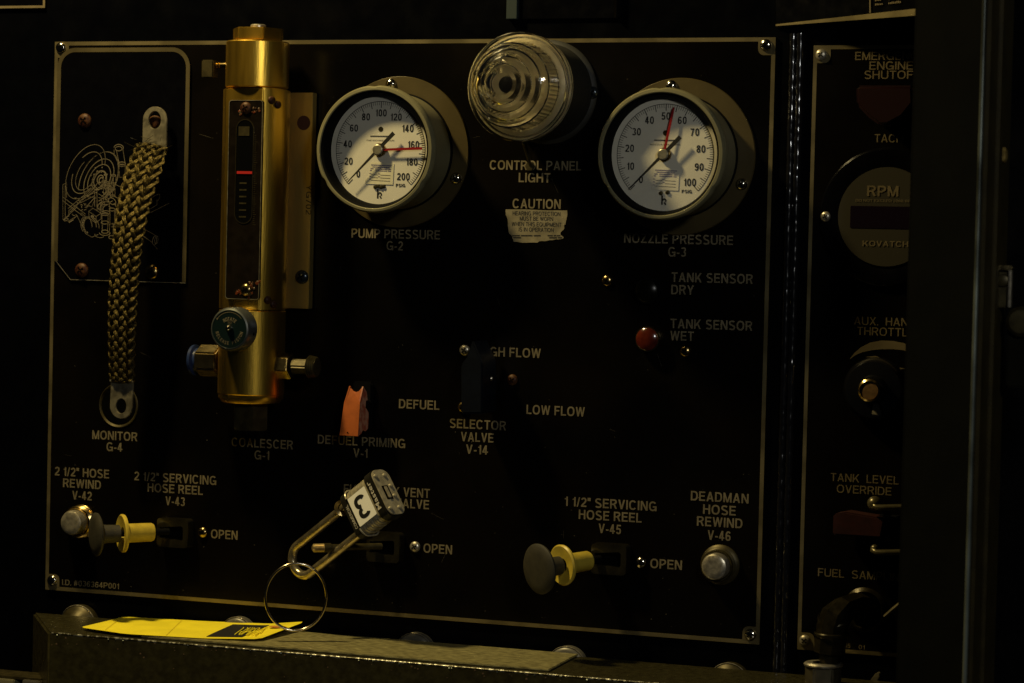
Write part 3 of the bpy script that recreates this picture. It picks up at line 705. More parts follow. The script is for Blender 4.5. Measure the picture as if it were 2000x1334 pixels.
# ================================================================== pressure gauges
def gauge(px, py, label, vmax, step, red, sticker):
    g = thing('pressure_gauge', label, 'pressure gauge', FR(px, py, 0.0003), 'pressure gauges on the panel')
    MB().lathe([(0.046, 0), (0.0755, 0), (0.0757, 0.001), (0.0750, 0.0022), (0.059, 0.0030), (0.0585, 0.002)], 96).build('flange', M_flange, g)
    MB().lathe([(0.0588, 0.0022), (0.0588, 0.0050), (0.0575, 0.0056), (0.0575, 0.0022)], 96).build('gasket_ring', M_black, g)
    MB().lathe([(0.0575, 0.004), (0.0570, 0.044), (0.0580, 0.048), (0.0595, 0.050)], 96).build('case', M_case, g)
    def md(a, r, z):
        d = 0
        for c in (92, 211, 329):
            x = ((math.degrees(a) - c + 180) % 360 - 180) / 3.2; d += math.exp(-x * x)
        low = 0.5 * (math.tanh((math.degrees(a) % 360 - 211) / 3) - math.tanh((math.degrees(a) % 360 - 329) / 3))
        return 1 - 0.020 * d - 0.010 * low if r > 0.060 else 1
    MB().lathe([(0.0590, 0.0485), (0.0622, 0.0505), (0.0630, 0.0540), (0.0628, 0.0605), (0.0612, 0.0632), (0.0585, 0.0635), (0.0575, 0.0620)], 120, mod=md).build('bezel', M_case, g)
    MB().lathe([(0.0576, 0.0624), (0.0555, 0.0612), (0.0535, 0.0540), (0.0533, 0.0460)], 96).build('gasket', M_black, g)
    D = Matrix.Translation((0, 0, 0.0470))
    MB().lathe([(0.0545, 0.0), (0, 0.0)], 96).build('dial', M_dial, g, D)
    b = MB(); n = int(vmax / step); ang = lambda v: math.radians(225 - 270 * v / vmax)
    r0 = 0.0478
    for k in range(n * 10 + 1):
        v = vmax * k / (n * 10)
        if k % 5 == 0: l, wv = 0.0064, .0008
        else: l, wv = 0.0036, .00045
        a = ang(v); c, s = math.cos(a), math.sin(a)
        b.ribbon([(r0 * c, r0 * s), ((r0 - l) * c, (r0 - l) * s)], wv, 0.0002)
    if vmax == 100: pass
    b.ribbon(arc(0, 0, r0, 225, -45, 90), 0.0006, 0.0002)
    b.build('scale_marks', M_ink, g, D, smooth=0)
    for k in range(n + 1):
        v = k * step; a = ang(v); rr = 0.0365 if k not in (0,) else 0.0335
        lettering(str(v), None, 0.0070, M_ink, g, D @ Matrix.Translation((rr * math.cos(a) * .98, rr * math.sin(a), 0.0003)), name='numeral', t=.175)
    lettering('PSIG', 0.0100, 0.0032, M_ink, g, D @ Matrix.Translation((0.0225, -0.0345, 0.0003)), t=.2)
    b = MB(); b.lathe([(0.0026, .0002), (0, .0003)], 20, Matrix.Translation((0, .0205, 0)))
    b.build('emblem', M_olive, g, D)
    # stylised letter mark at the foot of the dial
    b = MB(); b.box(-.0026, -.0010, -.0475, -.0385, .0001, .0003); b.ribbon(arc(.0005, -.0436, .0016, 180, -40, 10), .0014, .0003); b.ribbon([(.0005, -.0450), (.0020, -.0475)], .0015, .0003)
    b.build('logo', M_ink, g, D, smooth=0)
    lettering('PUMP DISCHARGE PRESSURE' if vmax == 200 else 'NOZZLE PRESSURE', 0.030, 0.0013, M_ink, g, D @ Matrix.Translation((0, .0095, 0.0003)), bold=0.0)
    b = MB(); x = -.011
    while x < .011: b.box(x, x + .0007, .0130, .0142, .0001, .0003); x += .0011
    b.build('fine_print', M_ink, g, D, smooth=0)
    # calibration sticker
    S = D @ Matrix.Translation((0.0005, -0.0235, 0.0004)) @ Matrix.Rotation(math.radians(-2), 4, 'Z')
    stt = MB().prism([(-.0125, -.0100), (.0140, -.0100), (.0140, .0105), (-.0125, .0105)] if vmax == 100 else [(-.0155, -.0105), (.0142, -.0100), (.0142, .0110), (-.0105, .0110), (-.0115, -.0030), (-.0155, -.0060)], 0, .0002).build('calibration_sticker', M_paper if vmax == 200 else M_dial, g, S, smooth=0)
    b = MB()
    for yy, x0, x1, hh in ((.0085, -.0100, .0115, .0010), (.0066, -.0085, .0100, .0009), (.0048, -.0105, -.0080, .0009), (.0048, -.0055, .0070, .0009), (.0048, .0085, .0110, .0009), (.0030, -.0110, -.0088, .0009), (.0030, -.0055, .0070, .0009), (.0030, .0085, .0110, .0009), (0, -.0115, -.0098, .0008), (0, -.002, 0, .0008), (-.0028, -.0115, -.0098, .0008), (-.0028, -.002, 0, .0008), (-.0056, -.0115, -.0098, .0008)):
        x = x0
        while x < x1: b.box(x, x + .00075, yy - hh / 2, yy + hh / 2, .0002, .00035); x += .0011
    b.build('sticker_print', M_violet, stt, smooth=0)
    b = MB()
    for yy in (-.0012, -.0040, -.0068):
        b.box(-.0095, -.0022 if yy > -.006 else .0110, yy, yy + .0003, .0002, .0004); b.box(.0003, .0110, yy, yy + .0003, .0002, .0004) if yy > -.006 else None
    b.build('sticker_line', M_rust, stt, smooth=0)
    b = MB()
    for k, xx in enumerate((-.0045, -.0015, .0018, .0045) if vmax == 200 else (-.0030, .0035)):
        b.lathe([(.0022, 0), (.0018, .0014), (0, .0022)], 10, Matrix.Translation((xx, -.0365 + (.0008 if k % 2 else 0), 0)))
    b.build('dial_screw', M_olive, g, D)
    # pointers and hub
    a = ang(0); c, s = math.cos(a), math.sin(a)
    N = D @ Matrix.Translation((0, 0, 0.0058)) @ Matrix.Rotation(a, 4, 'Z')
    MB().prism([(-.0235, -.0021), (-.0235, .0021), (0, .0016), (.0450, .0004), (.0450, -.0004), (0, -.0016)], 0, .0006).build('needle', M_ink, g, N, smooth=0)
    N = D @ Matrix.Translation((0, 0, 0.0044)) @ Matrix.Rotation(ang(red), 4, 'Z')
    MB().prism([(0, -.0011), (0, .0011), (.0465, .0013), (.0465, -.0013)] if vmax == 200 else [(0, -.0013), (0, .0013), (.044, .0011), (.046, 0), (.044, -.0011)], 0, .0006).build('red_pointer', M_red, g, N, smooth=0)
    MB().lathe([(.0066, .0), (.0066, .0030), (.0060, .0036), (0, .0036)], 32).build('hub', M_brassscrew, g, D)
    MB().lathe([(.0042, .0036), (.0052, .0058), (.0052, .0074), (.0044, .0080), (0, .0080)], 32).build('hub_cap', M_steel, g, D)
    # glass
    MB().lathe([(0.0562, 0.0), (0, 0.0)], 64).build('glass', M_pane, g, Matrix.Translation((0, 0, .0612)))
    for an in (98, 338, 218):
        a = math.radians(an)
        screw(g, Matrix.Translation((.0683 * math.cos(a), .0683 * math.sin(a), .0024)), 0.0058, 0.0048, M_chrome)
    return g
M_pane = bpy.data.materials.new('gauge_glass'); M_pane.use_nodes = True
nt = M_pane.node_tree; nt.nodes.clear()
o_ = nt.nodes.new('ShaderNodeOutputMaterial'); mx = nt.nodes.new('ShaderNodeMixShader'); tr = nt.nodes.new('ShaderNodeBsdfTransparent'); gl = nt.nodes.new('ShaderNodeBsdfGlossy')
gl.inputs['Roughness'].default_value = 0.05; lw = nt.nodes.new('ShaderNodeLayerWeight'); lw.inputs[0].default_value = 0.5
pw = nt.nodes.new('ShaderNodeMath'); pw.operation = 'POWER'; pw.inputs[1].default_value = 5
ml = nt.nodes.new('ShaderNodeMath'); ml.operation = 'MULTIPLY_ADD'; ml.inputs[1].default_value = 0.6; ml.inputs[2].default_value = 0.04
tr.inputs[0].default_value = (0.95, 0.96, 0.94, 1)
nt.links.new(lw.outputs['Facing'], pw.inputs[0]); nt.links.new(pw.outputs[0], ml.inputs[0]); nt.links.new(ml.outputs[0], mx.inputs[0])
nt.links.new(tr.outputs[0], mx.inputs[1]); nt.links.new(gl.outputs[0], mx.inputs[2]); nt.links.new(mx.outputs[0], o_.inputs[0])
gauge(780, 297, 'round pump pressure gauge with white dial to 200 and horizontal red pointer', 200, 20, 165, True)
gauge(1328, 306, 'round nozzle pressure gauge with white dial to 100 and upright red pointer', 100, 10, 54.2, True)

# ================================================================== control panel light
cl = thing('panel_light', 'round clear ribbed glass lamp on dark base between the two pressure gauges', 'light', FR(1071, 180, 0.0003))
MB().lathe([(0, 0), (0.0510, 0), (0.0512, 0.002), (0.0500, 0.0035), (0.047, 0.005), (0.0455, 0.030), (0.0475, 0.060), (0.0480, 0.072), (0.044, 0.074), (0.040, 0.066), (0, 0.060)], 96).build('base', M_lightbase, cl)
MB().lathe([(0.0500, 0.0705), (0.0440, 0.0745), (0.0330, 0.0760), (0.0280, 0.0735), (0.0140, 0.0700), (0, 0.0690)], 64).build('reflector', M_refl, cl)
# stepped clear lens, outer skin and inner skin
op = [(0.0515, 0.070), (0.0520, 0.074), (0.0520, 0.083), (0.0510, 0.085), (0.0430, 0.0855), (0.0420, 0.087), (0.0405, 0.106), (0.0375, 0.111), (0.0345, 0.1125), (0.0325, 0.1115), (0.0300, 0.1165), (0.0270, 0.1175), (0.0255, 0.1165), (0.0225, 0.1225), (0.0195, 0.1235), (0.0180, 0.1225), (0.0150, 0.1275), (0.0110, 0.1290), (0.005, 0.1297), (0, 0.1299)]
ip = [(0, 0.1240), (0.010, 0.1232), (0.016, 0.119), (0.024, 0.113), (0.033, 0.107), (0.0365, 0.103), (0.0385, 0.080), (0.0470, 0.0785), (0.0480, 0.070), (0.0515, 0.070)]
MB().lathe(op + ip, 96, mod=lambda a, r, z: 1 + (0.006 * math.cos(72 * a) if 0.0360 < r < 0.0390 and z < .105 and z > .075 else 0)).build('lens', M_glass, cl, smooth=25)
b = MB()
for k in range(60):
    a = 2 * math.pi * k / 60
    b.tube([(.0372 * math.cos(a), .0372 * math.sin(a), .0745), (.0352 * math.cos(a), .0352 * math.sin(a), .0985)], 0.0008, 5)
b.build('lens_rib', M_refl, cl)
MB().lathe([(0, .064), (.0095, .064), (.0075, .080), (.0085, .092), (.0088, .108), (.007, .114), (0, .1165)], 32).build('bulb', M_gloss, cl)
screw(cl, rel(cl, 1157, 181, .004), 0.0062, 0.004, M_darkscrew)
lettering('PTY', 0.016, 0.0045, M_olive, cl, Matrix.Translation((.0440 * math.cos(.55), .0440 * math.sin(.55), .0075)) @ Matrix.Rotation(.55 - math.pi / 2, 4, 'Z'), bold=0.0)

tg = thing('toggle_switch', 'tiny metal toggle switch under the round clear lamp', 'toggle switch', FR(1036, 325, 0.0003))
hexprism(0.0050, 0, 0.0025, 0).build('nut', M_olive, tg, bevel=0.0004)
q1 = relp(tg, 1036, 324, .002); q2 = relp(tg, 1024, 279, .020)
MB().tube([q1, q1.lerp(q2, .5), q2], lambda t: .0014 + .0010 * t, 12).build('lever', M_olive, tg)

# ================================================================== indicator lamps
def indicator(px, py, label, lens, rim):
    g = thing('indicator_lamp', label, 'indicator light', FR(px, py, 0.0003), 'tank sensor lamps')
    MB().lathe([(0.0125, 0), (0.0128, 0.006), (0.0122, 0.0078), (0.0112, 0.0078), (0.0110, 0.006)], 40).build('rim', rim, g)
    MB().lathe([(0.0112, 0.006), (0.0110, 0.0090), (0.008, 0.0110), (0, 0.0122)], 40).build('lens', lens, g)
indicator(1268, 568, 'unlit black indicator lamp beside the words tank sensor dry', M_dklens, M_black)
indicator(1269, 662, 'red amber indicator lamp with brass rim beside the words tank sensor wet', M_redlens, M_brassscrew)

# ================================================================== push buttons
def button(px, py, label, capm, ringm, rr):
    g = thing('push_button', label, 'push button', FR(px, py, 0.0003), 'silver push buttons')
    MB().lathe([(0.0130, 0), (rr, 0), (rr, 0.0015), (rr - .0015, 0.003), (0.0155, 0.004), (0.0155, 0.011), (0.0148, 0.0125), (0.0135, 0.0120), (0.0135, 0.005)], 48).build('ring', ringm, g)
    b = MB()
    for k in range(3): b.lathe([(0.0158, .0045 + k * .0022), (0.0168, .0053 + k * .0022), (0.0158, .0061 + k * .0022)], 40)
    b.build('thread', ringm, g)
    MB().lathe([(0.0128, 0.006), (0.0130, 0.019), (0.0120, 0.0218), (0.0100, 0.0230), (0.006, 0.0232), (0, 0.0230)], 40).build('cap', capm, g)
button(159, 1018, 'silver push button in brass collar at lower left corner of panel', M_steel, M_brassscrew, 0.0175)
button(1407, 1103, 'silver push button in dark collar at lower right under deadman hose rewind', M_steel, M_olive, 0.0195)

# ================================================================== toggle valves (pull levers)
def keyhole_bracket(g, M, s=1.0):
    outer = rrect(-.0175 * s, .0185 * s, -.0150 * s, .0150 * s, .004, 8)
    n = len(outer); inner = []
    for x, yv in outer:
        a = math.atan2(yv, x - .003); rr = .0095
        ix, iy = .005 + rr * math.cos(a), rr * math.sin(a)
        if x < 0: ix, iy = max(x * .80, -.0140), math.copysign(min(abs(yv), .0055), yv)
        inner.append((ix, iy))
    MB().ringprism(outer, inner, 0.0, 0.013).build('bracket', M_bracket, g, M, bevel=0.0028, seg=4)
    MB().prism(rrect(-.016 * s, .017 * s, -.0135 * s, .0135 * s, .003, 4), 0.0003, 0.0015).build('bracket_floor', M_recess, g, M, smooth=0)
def lever(px, py, label, cd, length, knob=True, yel=True, group='toggle valves along the foot of the panel', base=None):
    g = thing('toggle_valve', label, 'valve lever', FR(px, py, 0.0003), group)
    keyhole_bracket(g, Matrix.Identity(4))
    d = (g.matrix_world.to_3x3().inverted() @ camdir(*cd)).normalized()
    Fm = d.to_track_quat('Z', 'Y').to_matrix().to_4x4()
    bq = relp(g, *(base or (px - 10, py)), .012)
    Fm.translation = bq
    return g, Fm
def knobs(g, Fm, L, rk=.0225, rc=.0195):
    MB().lathe([(0, .000), (.0035, .000), (.0035, L - .014), (0, L - .014)], 16).build('shaft', M_black, g, Fm)
    c0 = L - .062
    MB().lathe([(0.0036, c0), (.0085, c0), (.0096, c0 + .002), (.0098, c0 + .026), (.0115, c0 + .0285), (rc, c0 + .031), (rc + .0004, c0 + .033), (rc - .001, c0 + .0345), (.012, c0 + .0332), (.0065, c0 + .0325), (.0062, c0 + .028)], 48).build('collar', M_yellow, g, Fm)
    MB().lathe([(0.0035, L - .0255), (.0090, L - .0255), (.0094, L - .013), (.0100, L - .0080), (rk - .004, L - .0050), (rk - .0005, L - .0030), (rk, L - .001), (rk - .002, L + .0008), (rk * .6, L + .0022), (0, L + .0028)], 48).build('knob', M_knob, g, Fm)
g, Fm = lever(347, 1039, 'lever with black knob and yellow collar beside the lower left silver button', (-.905, .01, -.42), .086, base=(330, 1038))
knobs(g, Fm, .079)
g, Fm = lever(1196, 1090, 'lever with black mushroom knob and yellow collar under hose reel V-45', (-.80, .085, -.60), .086, base=(1172, 1091))
knobs(g, Fm, .076, .0245, .0195)
g, Fm = lever(757, 1067, 'bare threaded rod in black slotted bracket, its knob missing, behind the padlock', (-.90, -.01, -.43), .07, base=(745, 1067))
L = .072
MB().lathe([(0, 0), (.0034, 0), (.0034, L - .018), (.0046, L - .017), (.0046, L - .0105), (.0036, L - .010), (0, L - .010)], 20).build('rod', M_olive, g, Fm)
b = MB(); pr = [(.0032, L - .010)]
for k in range(8): pr += [(.0044, L - .0094 + k * .0014), (.0036, L - .0087 + k * .0014)]
pr += [(.0030, L + .0018), (0, L + .0020)]
b.lathe(pr, 20).build('threaded_tip', mat('brass_thread', (0.60, 0.46, 0.22), 0.35, 0.8, var=0.3, scale=300), g, Fm)

# ================================================================== selector knob
sk = thing('selector_knob', 'dark blue upright bar knob beside the words high flow', 'selector knob', FR(950, 742, 0.0003))
MB().lathe([(0, 0), (.011, 0), (.011, .010), (0, .010)], 40).build('boss', M_blue, sk)
zf_ = .048
a = [relp(sk, x, yy, zf_) for x, yy in ((900, 808), (942, 808), (942, 706), (923, 663), (911, 698), (900, 712))]
pts = [(p.x, p.y) for p in a]
MB().prism(pts, .010, zf_).build('grip', M_blue, sk, bevel=0.0016)
b = MB()
for k in range(4): b.box(pts[1][0] - .0002, pts[1][0] + .0007, pts[1][1] + .004 + k * .004, pts[1][1] + .0052 + k * .004, .014, zf_ - .004)
b.build('grip_rib', M_blue, sk)
MB().lathe([(.0022, 0), (.0016, .0012), (0, .0016)], 10).build('set_screw', M_steel, sk, Matrix.Translation((pts[1][0], (pts[1][1] + pts[2][1]) / 2 + .008, .026)) @ X)

# ================================================================== orange switch guard
og = thing('switch_guard', 'chipped orange safety cover over the defuel priming toggle', 'switch cover', FR(712, 800, 0.0003))
za = .030
def gp(x, yy, h=za): p = relp(og, x, yy, h); return p
# dark hinge base on the panel
p1, p2 = relp(og, 701, 745, .004), relp(og, 727, 800, .004)
MB().box(p1.x - .006, p2.x, p2.y - .020, p1.y, 0, .006).build('hinge_base', M_black, og, bevel=0.0015)
MB().lathe([(0, 0), (.0045, 0), (.0045, .012), (0, .012)], 16).build('hinge_pin', M_black, og, Matrix.Translation((p2.x - .004, p1.y - .022, .004)))
# channel-shaped cover: front face, sloping top with a V notch, and two cheeks
fx0b, fx1b = gp(663, 850), gp(699, 852)
fx0m, fx1m = gp(672, 786), gp(703, 786)
zt = .026
top = [(682, 755), (686, 759), (690, 764), (695, 766), (701, 764), (706, 758), (710, 755)]
tv = [relp(og, x, yy, zt) for x, yy in top]
th = .0014
vs = [fx0b, fx1b, fx1m, fx0m] + tv
b = MB()
front = [(0, 1, 2, 3)]
lo = [Vector((v.x, v.y, v.z)) for v in vs]; hi = [Vector((v.x, v.y, v.z - th)) for v in vs]
allv = lo + hi; n = len(vs)
fc = [(0, 1, 2, 3), (3, 2, 10, 9, 8, 7, 6, 5, 4)] 
ring = [0, 1, 2, 10, 9, 8, 7, 6, 5, 4, 3]
fc2 = [tuple(i + n for i in f)[::-1] for f in fc]
side = [(ring[i], ring[(i + 1) % n], ring[(i + 1) % n] + n, ring[i] + n) for i in range(n)]
b.add(allv, fc + fc2 + side); b.build('cover', M_orange, og, smooth=20)
def cheek(x0, mt, name, prof):
    # profile in (y, z) extruded in x
    vs = [(x0(yv), yv, zv) for yv, zv in prof] + [(x0(yv) - .0014, yv, zv) for yv, zv in prof]; n = len(prof)
    MB().add(vs, [tuple(range(n)), tuple(range(n, 2 * n))[::-1]] + [(i, (i + 1) % n, n + (i + 1) % n, n + i) for i in range(n)]).build(name, mt, og, smooth=20)
yb_, ym_, yt_ = fx1b.y, fx1m.y, tv[-1].y
def xr_(yv):
    t = (yv - yb_) / (ym_ - yb_); return fx1b.x + (fx1m.x - fx1b.x) * t if t < 1 else fx1m.x + (tv[-1].x - fx1m.x) * (yv - ym_) / (yt_ - ym_)
def xl_(yv):
    t = (yv - yb_) / (ym_ - yb_); return fx0b.x + .0016 + (fx0m.x - fx0b.x) * t if t < 1 else fx0m.x + .0016 + (tv[0].x - fx0m.x) * (yv - ym_) / (yt_ - ym_)
prof = [(yb_, za), (ym_, za), (yt_, zt), (yt_ - .006, .016), (ym_ - .001, .010), (ym_ - .007, .013), (ym_ - .011, .007), (yb_ + .014, .005), (yb_ + .006, .006), (yb_ + .004, .012), (yb_ + .006, .018), (yb_ + .002, .022)]
prof = [(a, min(c, za - .0004)) for a, c in prof]
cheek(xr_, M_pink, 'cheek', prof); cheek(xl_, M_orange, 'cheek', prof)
MB().lathe([(.0009, 0), (0, .0002)], 8).build('pin_hole', M_recess, og, Matrix.Translation((fx0b.x + .009, fx0b.y + .003, za + .0001)))

# ================================================================== padlock
wv_, av_, tv_ = camdir(.424, .849, -.316), camdir(.643, -.526, -.55), camdir(.633, -.03, .769)
av_ = (av_ - wv_ * wv_.dot(av_)).normalized(); tv_ = av_.cross(wv_).normalized()
LC = P(710, 988, .075)     # middle of the sticker face
Fp = frame(LC, wv_, av_, -tv_)          # x = width, y = towards the rivet face, z = towards viewer
if Fp.to_3x3().determinant() < 0: Fp = frame(LC, -wv_, av_, -tv_); sgn = -1
else: sgn = 1
pk = thing('padlock', 'laminated steel padlock numbered 3 hooked through the bracket of the missing knob', 'padlock', Fp)
TH = .024; WDT = .049; HT = .050
PB = Matrix.Rotation(-math.pi / 2, 4, 'X')  # prism z -> local y
def slab(y0, y1, grow, mt, name, bevel=.0006, rad=.009):
    pts = rrect(-WDT / 2 - grow, WDT / 2 + grow, 0 - grow, TH + grow, rad, 6)      # x, lathe y = -z local -> depth behind
    return MB().prism(pts, y0, y1).build(name, mt, pk, PB, bevel=bevel)
npl = 10; y0 = -HT / 2 + .009; y1 = HT / 2 - .0115
for k in range(npl):
    a_ = y0 + (y1 - y0) * k / npl; slab(a_ + .0001, a_ + (y1 - y0) / npl - .0002, 0 if k % 2 else -.0003, M_lam, 'laminated_plate', .0003)
slab(-HT / 2, y0, .0010, M_vinyl, 'bumper', .0012)
slab(y1 + .0001, HT / 2, .0014, M_vinyl, 'bumper', .0012)
slab(HT / 2, HT / 2 + .0012, .0006, M_lam, 'bottom_plate', .0004)
MB().tube([(x, -HT / 2 + .0092, z) for x, z in [(p[0], -p[1]) for p in rrect(-WDT / 2 - .001, WDT / 2 + .001, -.001, TH + .001, .009, 6)] + [(WDT / 2 + .001 - .009, .001)]][:-1], .0009, 6).build('rim', M_lam, pk)
for x, z in ((-.018, -.004), (-.018, -.017), (-.006, -.019), (.005, -.018), (.018, -.004), (.018, -.017)):
    MB().lathe([(.0024, 0), (.0018, .0014), (0, .0020)], 12).build('rivet', M_lam, pk, Matrix.Translation((x, HT / 2 + .0012, z)) @ PB)
MB().box(-.006, .007, HT / 2 + .0012, HT / 2 + .0026, -.0125, -.0080).build('keyway_cover', M_lam, pk, bevel=.0008)
MB().box(-.007, .008, HT / 2 + .0010, HT / 2 + .0014, -.0150, -.0060).build('keyway', M_recess, pk)
Zs = Matrix.Translation((0, 0, .0008))
MB().prism(rrect(-.0155, .0155, -.0145, .0120, .0008, 2), 0, .0003).build('number_sticker', mat('white_sticker', (0.92, 0.89, 0.78), 0.45, var=0.04), pk, Zs, smooth=0)
def fm(xx, yy, xd, yd, z):
    xa, ya = Vector(xd), Vector(yd); m = Matrix((xa, ya, xa.cross(ya))).transposed().to_4x4(); m.translation = (xx, yy, z); return m
W_, A_ = Vector((1 * sgn, 0, 0)), Vector((0, 1, 0))
lettering('3', .0165, .0235, M_ink, pk, fm(0, -.0008, (0, -1, 0), (1, 0, 0), .0013), bold=.05)
lettering('Master', .030, .0052, M_white, pk, fm(-.001, .0185, (-1, 0, 0), (0, -1, 0), .0018), bold=.015)
lettering('COMMERCIAL', .026, .0036, M_white, pk, fm(.002, -.0185, (-1, 0, 0), (0, -1, 0), .0016), bold=.0)
sep, leg = .0160, .098
sh = [(-sep, -HT / 2 + .004, -TH / 2), (-sep, -HT / 2 - leg + .012, -TH / 2)]
sh += [(-sep * math.cos(t), -HT / 2 - leg + .012 - sep * 1.0 * math.sin(t), -TH / 2) for t in [math.pi * k / 16 for k in range(1, 16)]]
sh += [(sep, -HT / 2 - leg + .012, -TH / 2), (sep, -HT / 2 + .004, -TH / 2)]
sh2 = [Vector(sh[0]).lerp(Vector(sh[1]), k / 6) for k in range(6)] + [Vector(p) for p in sh[1:-1]] + [Vector(sh[-2]).lerp(Vector(sh[-1]), k / 6) for k in range(1, 7)]
MB().tube(sh2, .0046, 18).build('shackle', mat('scuffed_shackle', (0.50, 0.42, 0.25), 0.24, 0.85, var=0.3, scale=160, bump=0.3), pk, smooth=60)
MB().lathe([(.0050, 0), (.0085, .001), (.0088, .003), (.0050, .004)], 28).build('washer', M_brassscrew, pk, Matrix.Translation((-sep, -HT / 2 - .012, -TH / 2)) @ PB @ Matrix.Rotation(.5, 4, 'X'))

# split ring and tag
tipw = pk.matrix_world @ Vector((0, -HT / 2 - leg + .012 - sep, -TH / 2))
def tray_z(): return P(700, 1247, .015).z
TZ = tray_z()
RC = P(578, 1166, 0.085)
kr = thing('key_ring', 'thin steel split ring hanging from the padlock shackle', 'key ring', Matrix.Translation(RC))
nx, ny, nz = camdir(.99, .05, .12), camdir(0.0, -1, -.10), None
nz = nx.cross(ny).normalized(); ny = nz.cross(nx).normalized()
rg = []
for k in range(131):
    t = 4 * math.pi * k / 130 + 1.0
    rg.append(nx * (.0300 * math.cos(t)) + ny * (.0335 * math.sin(t)) + nz * (.0011 * (k / 65 - 1)))
MB().tube(rg, .0014, 8).build('split_ring', mat('ring_steel', (0.70, 0.60, 0.42), 0.18, 1.0, var=0.2, scale=200), kr, smooth=60)

# ================================================================== tray in front
tr_ = thing('tray_ledge', 'chipped olive metal ledge with chamfered left end below the panel', 'ledge', Matrix.Translation((0, 0, TZ)))
bk0 = PZ(45, 1200, TZ); bk1 = PZ(1800, 1337, TZ)
fr0 = PZ(82, 1237, TZ); fr1 = PZ(1420, 1335, TZ)
yb0 = P(700, 1247, .015).y
ft = (fr1.y + PZ(700, 1285, TZ).y) / 2
print('TRAY', TZ, bk0, bk1, fr0, fr1, PZ(700, 1285, TZ))
yF = PZ(700, 1285, TZ).y
xL, xLF = PZ(45, 1200, TZ).x, fr0.x
pts = [(xL, yb0), (2.2, yb0), (2.2, yF), (xLF, yF)]
b = MB().prism(pts[::-1], -.30, 0); b.build('ledge_body', M_tray, tr_, bevel=0.0022, seg=3)
M_edgelight = mat('highlight_patches', (0.34, 0.33, 0.26), 0.28, 0.6, col2=(0.035, 0.030, 0.011), scale=190, thr=(0.40, 0.52), bump=0.6, bscale=300)  # pale bare-metal patches put the ledge's edge highlight into the colour
MB().tube([(xLF + .004 + (1.35 - xLF) * k / 60, yF + .0012, -.0012) for k in range(61)], .0014, 8).build('front_highlight', M_edgelight, tr_, smooth=60)  # thin tube added along the front edge as its highlight line
# raised wear plate on top
pl_ = [PZ(430, 1232, TZ + .002), PZ(1122, 1281, TZ + .002), PZ(1076, 1307, TZ + .002), PZ(455, 1257, TZ + .002)]
yA = pl_[1].y; yB = pl_[2].y
pp = [(xLF + .10, yb0 - .001), (pl_[1].x, yb0 - .001), (pl_[2].x, yF + .010), (xLF + .10, yF + .010)]
MB().prism(pp[::-1], .0005, .0026).build('wear_plate', M_trayplate, tr_, bevel=0.0006)
b = MB()
for k in range(70):
    x = random.uniform(xLF, .95); s = random.uniform(.0004, .0013); z = -abs(random.gauss(0, .010)) - .0015
    b.lathe([(s, 0), (0, .0003)], 5, Matrix.Translation((x, yF - .00005, z)) @ Matrix.Rotation(math.pi / 2, 4, 'X'))
struct(b.build('paint_chips', M_chip, tr_), 'stuff')
b = MB()
for k in range(46):
    x = random.uniform(xLF, .9); s = random.uniform(.0004, .0010)
    yy, zz = random.choice(((-.0002, -.0014), (.0006, -.0006), (-.0002, -.0022)))
    b.lathe([(s, 0), (0, .0004)], 5, Matrix.Translation((x, yF + yy, zz)) @ Matrix.Rotation(math.pi / 4, 4, 'X'))
struct(b.build('edge_nicks', M_edge, tr_), 'stuff')

# yellow tag
zt_ = TZ + .0035
def tp(x, yy, dz=0): return PZ(x, yy, zt_ + dz)
nn = 24
topc = [((161, 1224), 0), ((243, 1204.5), 0), ((400, 1213), 0), ((525, 1218), .003), ((591, 1214), .007)]
lowc = [((163, 1226), 0), ((245, 1238), 0), ((402, 1247), 0), ((507, 1248), .002), ((588, 1217), .007)]
def samp(c, u):
    # by x pixel
    xs_ = [p[0][0] for p in c]; x = xs_[0] + (xs_[-1] - xs_[0]) * u
    for i in range(len(c) - 1):
        if x <= c[i + 1][0][0] + 1e-6:
            f = (x - c[i][0][0]) / (c[i + 1][0][0] - c[i][0][0]); return x, c[i][0][1] + (c[i + 1][0][1] - c[i][0][1]) * f, c[i][1] + (c[i + 1][1] - c[i][1]) * f
    return (*c[-1][0], c[-1][1])
O = tp(350, 1228)
tgk = thing('key_tag', 'long yellow tag with black printed block lying on the ledge, ring through its end', 'tag', Matrix.Translation(O))
def sheet(u0, u1, v0, v1, lift, mt, name, skew=0.0, nu=28, nv=4, thick=.0004):
    b = MB(); vs = []
    for i in range(nu + 1):
        for j in range(nv + 1):
            v = v0 + (v1 - v0) * j / nv; u = u0 + (u1 - u0) * i / nu + skew * (v - v0)
            a = samp(topc, u); c = samp(lowc, u)
            p = tp(a[0] + (c[0] - a[0]) * v, a[1] + (c[1] - a[1]) * v, a[2] + (c[2] - a[2]) * v + lift) - O
            vs.append(p)
    fs = [(i * (nv + 1) + j, i * (nv + 1) + j + 1, (i + 1) * (nv + 1) + j + 1, (i + 1) * (nv + 1) + j) for i in range(nu) for j in range(nv)]
    n0 = len(vs); vs += [Vector(v) - Vector((0, 0, thick)) for v in vs]
    fs += [tuple(k + n0 for k in f)[::-1] for f in fs[:nu * nv]]
    return b.add(vs, fs).build(name, mt, tgk, smooth=30)
sheet(0, 1, 0, 1, 0, M_tag, 'card')
sheet(.685, .85, .12, .88, .0005, M_ink, 'black_block', skew=-.16, nu=10)
b = MB()
